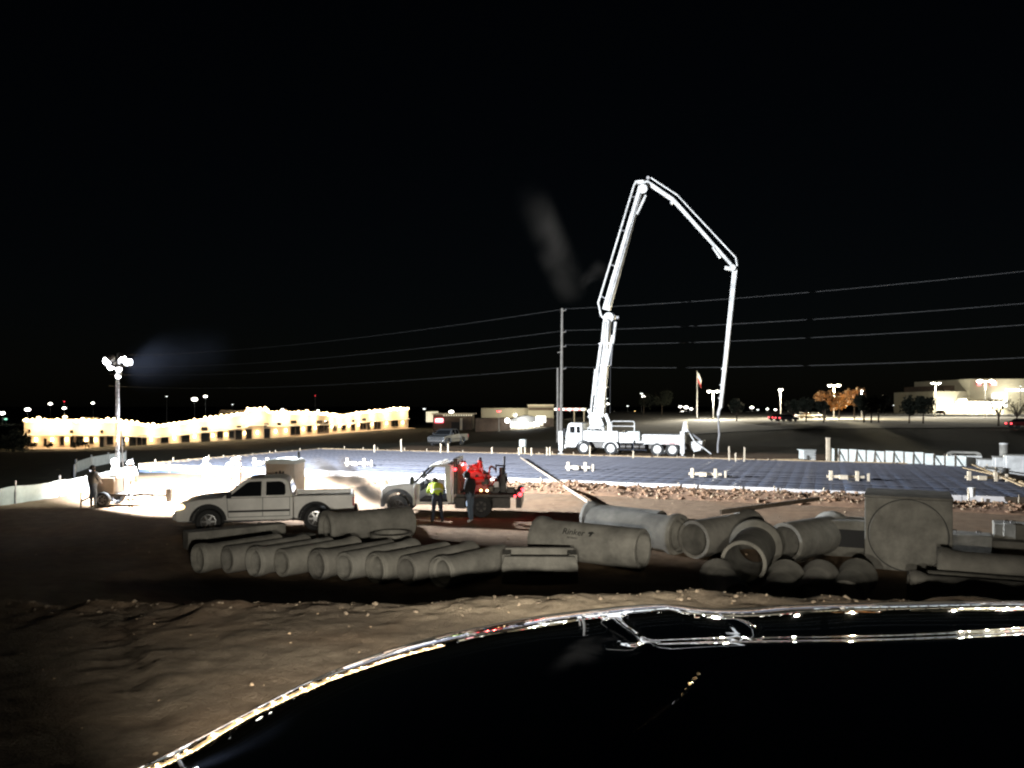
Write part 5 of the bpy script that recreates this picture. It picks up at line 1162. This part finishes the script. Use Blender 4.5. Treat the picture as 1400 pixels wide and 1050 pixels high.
def cover_m(c): return {'hood': 'hood', 'hair': 'boot', 'palehood': 'paper'}.get(c, 'boot')
def at(px, py, Y): p = P(px, py, Y); return (p.x, p.y, G(p.x, p.y))
# worker in vest leaning into the truck door, seen from behind
person('person in yellow vest bending forward into the open truck door', at(598, 716, 26.2), R(18), ('hi', 'navy', 'boot', 'skin'), dict(spine=(0,.12,1.12), chest=(0,.26,1.24), neck=(0,.36,1.33), head=(0,.42,1.36), crown=(0,.51,1.4), shL=(-.19,.27,1.25), shR=(.19,.27,1.25),
       elL=(-.25,.38,1.02), elR=(.25,.4,1.04), wrL=(-.2,.58,1.02), wrR=(.2,.6,1.04), haL=(-.18,.66,1.03), haR=(.18,.68,1.05), knL=(-.12,.06,.5), anL=(-.17,-.02,.11), toL=(-.18,.11,.05), knR=(.12,.03,.5), anR=(.17,-.02,.11), toR=(.18,.11,.05)), 1.1, 1.0, 'hair', True)
person('person in black hoodie and grey trousers standing by the truck bed', at(643, 716, 26.3), R(60), ('hood', 'denim', 'paper', 'skin'), dict(spine=(0,.03,1.18), chest=(0,.07,1.38), neck=(0,.13,1.51), head=(0,.17,1.57), crown=(0,.19,1.67), elR=(.27,.02,1.14), wrR=(.2,.22,1.02), haR=(.16,.3,1.01), elL=(-.27,.02,1.14), wrL=(-.2,.24,1.05), haL=(-.15,.31,1.05), knL=(-.12,.0,.5), anL=(-.14,-.1,.12), toL=(-.15,.03,.05)), 1.28, 1.0, 'hood')
person('dark silhouetted person standing left of the light tower', at(127, 696, 32.0), R(-20), ('greycloth', 'denim', 'boot', 'skin'), dict(elL=(-.3,.05,1.16), wrL=(-.22,.2,1.02), haL=(-.14,.25,1.02), elR=(.3,.05,1.16), wrR=(.22,.2,1.02), haR=(.14,.25,1.02)), 1.4, 1.0, 'hood')
person('person in pale clothes standing just right of the light tower', at(178, 688, 34.4), R(40), ('paper', 'paper', 'boot', 'skin'), None, 1.2, 1.0, 'hard_hat')
person('person in white clothes on the bright ground, left of the two above the pickup', at(282, 672, 36.4), R(160), ('paper', 'paper', 'boot', 'skin'), dict(elR=(.3,.08,1.2), wrR=(.2,.28,1.2), haR=(.16,.35,1.22), knL=(-.12,.12,.52), anL=(-.12,.16,.11), toL=(-.12,.29,.05)), 1.3, 1.0, 'palehood')
person('bending person in white clothes above the pickup cab, left of a close pair', at(313, 672, 36.2), R(-60), ('paper', 'greycloth', 'boot', 'skin'), dict(spine=(0,.05,1.17), chest=(0,.12,1.35), neck=(0,.19,1.47), head=(0,.23,1.53), crown=(0,.27,1.62), wrL=(-.25,.2,.95), haL=(-.24,.26,.9), elL=(-.28,.1,1.12)), 1.3, 1.0, 'palehood')
person('person in white clothes above the pickup cab, right of a close pair', at(327, 674, 35.8), R(120), ('paper', 'greycloth', 'boot', 'skin'), dict(elL=(-.3,.1,1.2), wrL=(-.22,.3,1.1)), 1.25, .98, 'hard_hat')

# ------------------------------------------------------------------ our own black truck: bonnet in front of the camera
DZ = .45
out = [(-90, 1250), (40, 1150), (140, 1098), (240, 1045), (330, 1000), (420, 950), (480, 918), (540, 893), (590, 876), (640, 862), (700, 850), (760, 839), (830, 830), (890, 824.5), (930, 826), (965, 831), (1000, 831.5), (1050, 828), (1100, 825.5), (1200, 823), (1300, 821), (1400, 820), (1430, 822), (1460, 830)]
pl2 = [Vector(((x-700)/F * DZ*F/(y-HY), DZ*F/(y-HY))) for x, y in out]
pl2 += [Vector((1.36, 1.62)), Vector((1.42, 1.3)), Vector((1.44, .5))]
pl2 = [Vector((-.46, .2)), Vector((-.46, .55))] + [p for p in pl2 if p.y > .6]
for _ in range(3):      # round the outline off
    pl2 = [pl2[0]] + [q for a, b in zip(pl2[:-1], pl2[1:]) for q in (a.lerp(b, .25), a.lerp(b, .75))] + [pl2[-1]]
PA = np.array([p[:] for p in pl2]); PB = PA[1:]; PA = PA[:-1]; DD = PB - PA
def sdist(x, y):
    q = np.stack([x, y], -1)[:, None, :]; t_ = np.clip(((q - PA) * DD).sum(-1) / (DD**2).sum(-1), 0, 1); near = PA + DD * t_[..., None]
    df = q - near; ds = np.sqrt((df**2).sum(-1)); k = ds.argmin(1); r = np.arange(len(x))
    cr = DD[k, 0]*df[r, k, 1] - DD[k, 1]*df[r, k, 0]
    return ds[r, k] * np.where(cr < 0, 1, -1), near[r, k]      # the outline runs clockwise from the rear left: inside lies to its right
gx = np.arange(-.7, 1.66, .008); gy = np.arange(.28, 2.02, .008); GX, GY = np.meshgrid(gx, gy); fx, fy = GX.ravel(), GY.ravel()
sd_, nr_ = sdist(fx, fy); OFF = .13
outm = sd_ < -OFF
dv = np.stack([fx, fy], -1) - nr_; dl_ = np.maximum(np.sqrt((dv**2).sum(-1)), 1e-6)
fx = np.where(outm, nr_[:, 0] + dv[:, 0]/dl_*OFF, fx); fy = np.where(outm, nr_[:, 1] + dv[:, 1]/dl_*OFF, fy)
dd = np.clip(np.where(outm, 0, sd_ + OFF), 0, None)
tt = np.linspace(0, .62, 800); sl = np.where(tt < .56, tt / 1.9, .295 + ((tt - .56) / .06) ** 2 * 3.0); drop = np.concatenate([[0], np.cumsum((sl[1:] + sl[:-1]) / 2 * np.diff(tt))])
z_ = H - DZ + .062 - np.interp(.62 - dd, tt, drop, left=0)
yl = 1.235 + (fx - .24) * .122 + .012*np.sin(fx*7)
z_ += .022 * sst(0, .14, yl + .05 - fy) * sst(.1, .25, fx)
z_ += .006 * np.exp(-((fx - .203 + .012*np.sin((fy-1.33)*14))/.011)**2) * sst(1.15, 1.2, fy) * (1 - sst(1.44, 1.5, fy))
z_ += .0045 * np.exp(-((fx - .42 + 2.2*(fy-1.37)**2)/.009)**2) * sst(1.26, 1.3, fy) * (1 - sst(1.42, 1.46, fy))
nxg = len(gx); ii = (np.arange(len(gy)-1)[:, None]*nxg + np.arange(nxg-1)[None]).reshape(-1); fcs = np.stack([ii, ii+1, ii+nxg+1, ii+nxg], -1)
fcs = fcs[~outm[fcs].all(1)]
carm = bpy.data.materials.new('black_car_paint'); carm.use_nodes = True; b_ = carm.node_tree.nodes['Principled BSDF']
b_.inputs['Base Color'].default_value = (.004, .004, .005, 1); b_.inputs['Roughness'].default_value = .02; b_.inputs['Coat Weight'].default_value = 1; b_.inputs['Coat Roughness'].default_value = .02
own = thing('black_truck', 'glossy black truck bonnet filling the lower right foreground', 'truck', (.5, 0, 2.15))
OV = Vector(own.location)
o = MB(); o.v = [(a - OV.x, b, c - OV.z) for a, b, c in zip(fx, fy, z_)]; o.f = [tuple(f) for f in fcs]
me = bpy.data.meshes.new('bonnet'); me.from_pydata(o.v, [], o.f); me.validate(); bm = bmesh.new(); bm.from_mesh(me); bmesh.ops.remove_doubles(bm, verts=bm.verts, dist=.0005); loose = [v for v in bm.verts if not v.link_faces]; bmesh.ops.delete(bm, geom=loose, context='VERTS'); bmesh.ops.recalc_face_normals(bm, faces=bm.faces); bm.to_mesh(me); bm.free()
me.shade_smooth(); me.materials.append(carm); ob = bpy.data.objects.new('bonnet', me); COL.objects.link(ob); ob.parent = own
# wing and front fascia below the bonnet edge
res = []
for a, b in zip(pl2[:-1], pl2[1:]):
    m_ = max(1, int((b - a).length / .03))
    for k in range(m_):
        p = a.lerp(b, k/m_); res.append(p)
nn = len(res); ring = []
for i, p in enumerate(res):
    a = res[max(0, i-4)]; b = res[min(nn-1, i+4)]; d = (b - a).normalized(); ring.append(p + Vector((-d.y, d.x)) * (OFF - .004))
vs = []
zt = float(z_[outm].mean())
for p in ring:
    for dz, ou in ((0.012, -.004), (-.03, .004), (-.3, .02), (-.55, .015), (-.85, -.05)):
        c = Vector((.45, .9)); e = (p - c).normalized() * ou; vs.append((p.x + e.x - OV.x, p.y + e.y, zt + dz - OV.z))
MB().add(vs, [(i*5+k, i*5+k+1, i*5+k+6, i*5+k+5) for i in range(nn-1) for k in range(4)]).build('front_wing', carm, own, smooth=180)
gz_ = MB().box(-.35, .5, 1.84, 1.9, .75, 1.15).build('grille', 'black', own, .02)
for k in range(4): MB().box(-.33, .48, 1.9, 1.915, .8 + k*.09, .83 + k*.09).build('grille_bar', 'chrome', gz_)
MB().box(-1.0, .98, 1.55, 1.98, .42, .68).build('bumper', 'chrome', own, .06)
for x, y in ((-.68, 1.62), (.72, 1.86)):
    hl = MB().box(x - .13, x + .13, y - .14, y, .74, .92).build('headlight', 'chrome', own, .02); MB().box(x - .11, x + .11, y + .002, y + .012, .76, .9).build('lens', 'signwhite', hl)
    lamp('SPOT', (x, y + .06, .83), 5200, (1, .93, .8), own, .06, (.06, 1, -.08), R(90), 1.0)
    lamp('POINT', (x, y + .12, .83), 5, (1, .84, .6), own, .06)
for x in (-.78, .9): wheel(own, x, .95, .42, .26, 'chrome')
MB().box(-.9, .95, .1, .3, .9, 1.36).build('cowl', 'black', own)

# ------------------------------------------------------------------ smoke and steam
def plume(name, label, a, b, r, dens, col, nscale, lo=.42, hi=.66, aniso=.2, stretch=1.0):
    "soft straight puff: density falls off from the line a-b and towards both ends"
    d = b - a; L = d.length; d.normalize(); q = d.orthogonal().normalized(); w = d.cross(q)
    n_ = 16; vs = []; rows = 12
    for i in range(rows + 1):
        t_ = i / rows; rr = max(.02, r * math.sqrt(max(0, 1 - (2*t_ - 1)**4)))
        for k in range(n_): g = 2*math.pi*k/n_; vs.append(a + d*L*t_ + (q*math.cos(g) + w*math.sin(g))*rr)
    fs = [(i*n_+k, i*n_+(k+1)%n_, (i+1)*n_+(k+1)%n_, (i+1)*n_+k) for i in range(rows) for k in range(n_)] + [tuple(range(n_)), tuple(range((rows+1)*n_-1, rows*n_-1, -1))]
    m = bpy.data.materials.new(name); m.use_nodes = True; n = m.node_tree.nodes; l = m.node_tree.links; n.remove(n['Principled BSDF'])
    v = n.new('ShaderNodeVolumePrincipled'); v.inputs['Color'].default_value = col + (1,); v.inputs['Anisotropy'].default_value = aniso
    g = n.new('ShaderNodeNewGeometry'); nz = n.new('ShaderNodeTexNoise'); nz.inputs['Scale'].default_value = nscale; nz.inputs['Detail'].default_value = 4; nz.inputs['Distortion'].default_value = .8
    l.new(g.outputs['Position'], nz.inputs['Vector'])
    def vm(op, x, y=None):
        o = n.new('ShaderNodeVectorMath'); o.operation = op
        for i, s_ in enumerate((x, y)):
            if s_ is None: continue
            if hasattr(s_, 'links'): l.new(s_, o.inputs[i])
            else: o.inputs[i].default_value = s_
        return o
    def mm(op, x, y):
        o = n.new('ShaderNodeMath'); o.operation = op
        for i, s_ in enumerate((x, y)):
            if hasattr(s_, 'links'): l.new(s_, o.inputs[i])
            else: o.inputs[i].default_value = s_
        return o.outputs[0]
    def rng(x, f0, f1, t0, t1):
        o = n.new('ShaderNodeMapRange'); o.interpolation_type = 'SMOOTHSTEP'; l.new(x, o.inputs['Value'])
        for nm, val in (('From Min', f0), ('From Max', f1), ('To Min', t0), ('To Max', t1)): o.inputs[nm].default_value = val
        return o.outputs[0]
    rel = vm('SUBTRACT', g.outputs['Position'], tuple(a)).outputs[0]; al = vm('DOT_PRODUCT', rel, tuple(d)).outputs['Value']
    pj = vm('SCALE', tuple(d)); l.new(al, pj.inputs['Scale']); perp = vm('LENGTH', vm('SUBTRACT', rel, pj.outputs[0]).outputs[0]).outputs['Value']
    fall = mm('MULTIPLY', rng(perp, 0, r * .95, 1, 0), mm('MULTIPLY', rng(al, 0, L * .3, 0, 1), rng(al, L * .7, L, 1, 0)))
    l.new(mm('MULTIPLY', fall, rng(nz.outputs[0], lo, hi, 0, dens)), v.inputs['Density']); l.new(v.outputs[0], n['Material Output'].inputs['Volume'])
    o = MB().add(vs, fs).build(name, m, smooth=180); return tag(o, label, 'smoke', kind='stuff')
plume('exhaust_smoke', 'brown exhaust smoke drifting up left from the service truck', P(556, 700, 27.0), P(420, 628, 28.2), .42, 6, (.09, .07, .05), 1.3, .22, .5)
plume('exhaust_smoke', 'second brown smoke strand branching upward from the exhaust drift', P(520, 694, 27.0), P(462, 622, 28.0), .36, 6, (.09, .07, .05), 1.3, .24, .52)
plume('dust_haze', 'pale lit dust hanging behind the pickup bed', P(385, 650, 27.6), P(556, 694, 26.9), 1.15, .38, (.9, .86, .78), .6, .25, .7)
plume('drifting_vapour', 'faint grey vapour drifting beside the raised boom', P(712, 240, 60), P(792, 420, 60), 1.9, .065, (.8, .75, .68), .22, .3, .8)
plume('drifting_vapour', 'smaller faint vapour puff touching the raised boom', P(795, 400, 60), P(830, 358, 60), 1.1, .055, (.8, .75, .68), .4, .36, .7)
plume('lamp_glow_mist', 'faint bluish mist added as lamp glow beside the light tower head', P(158, 497, 33.6), P(330, 480, 37), 1.7, .00013, (.6, .7, 1), .2, .2, .8)  # blue-tinted volume added to imitate the glow of the floodlights
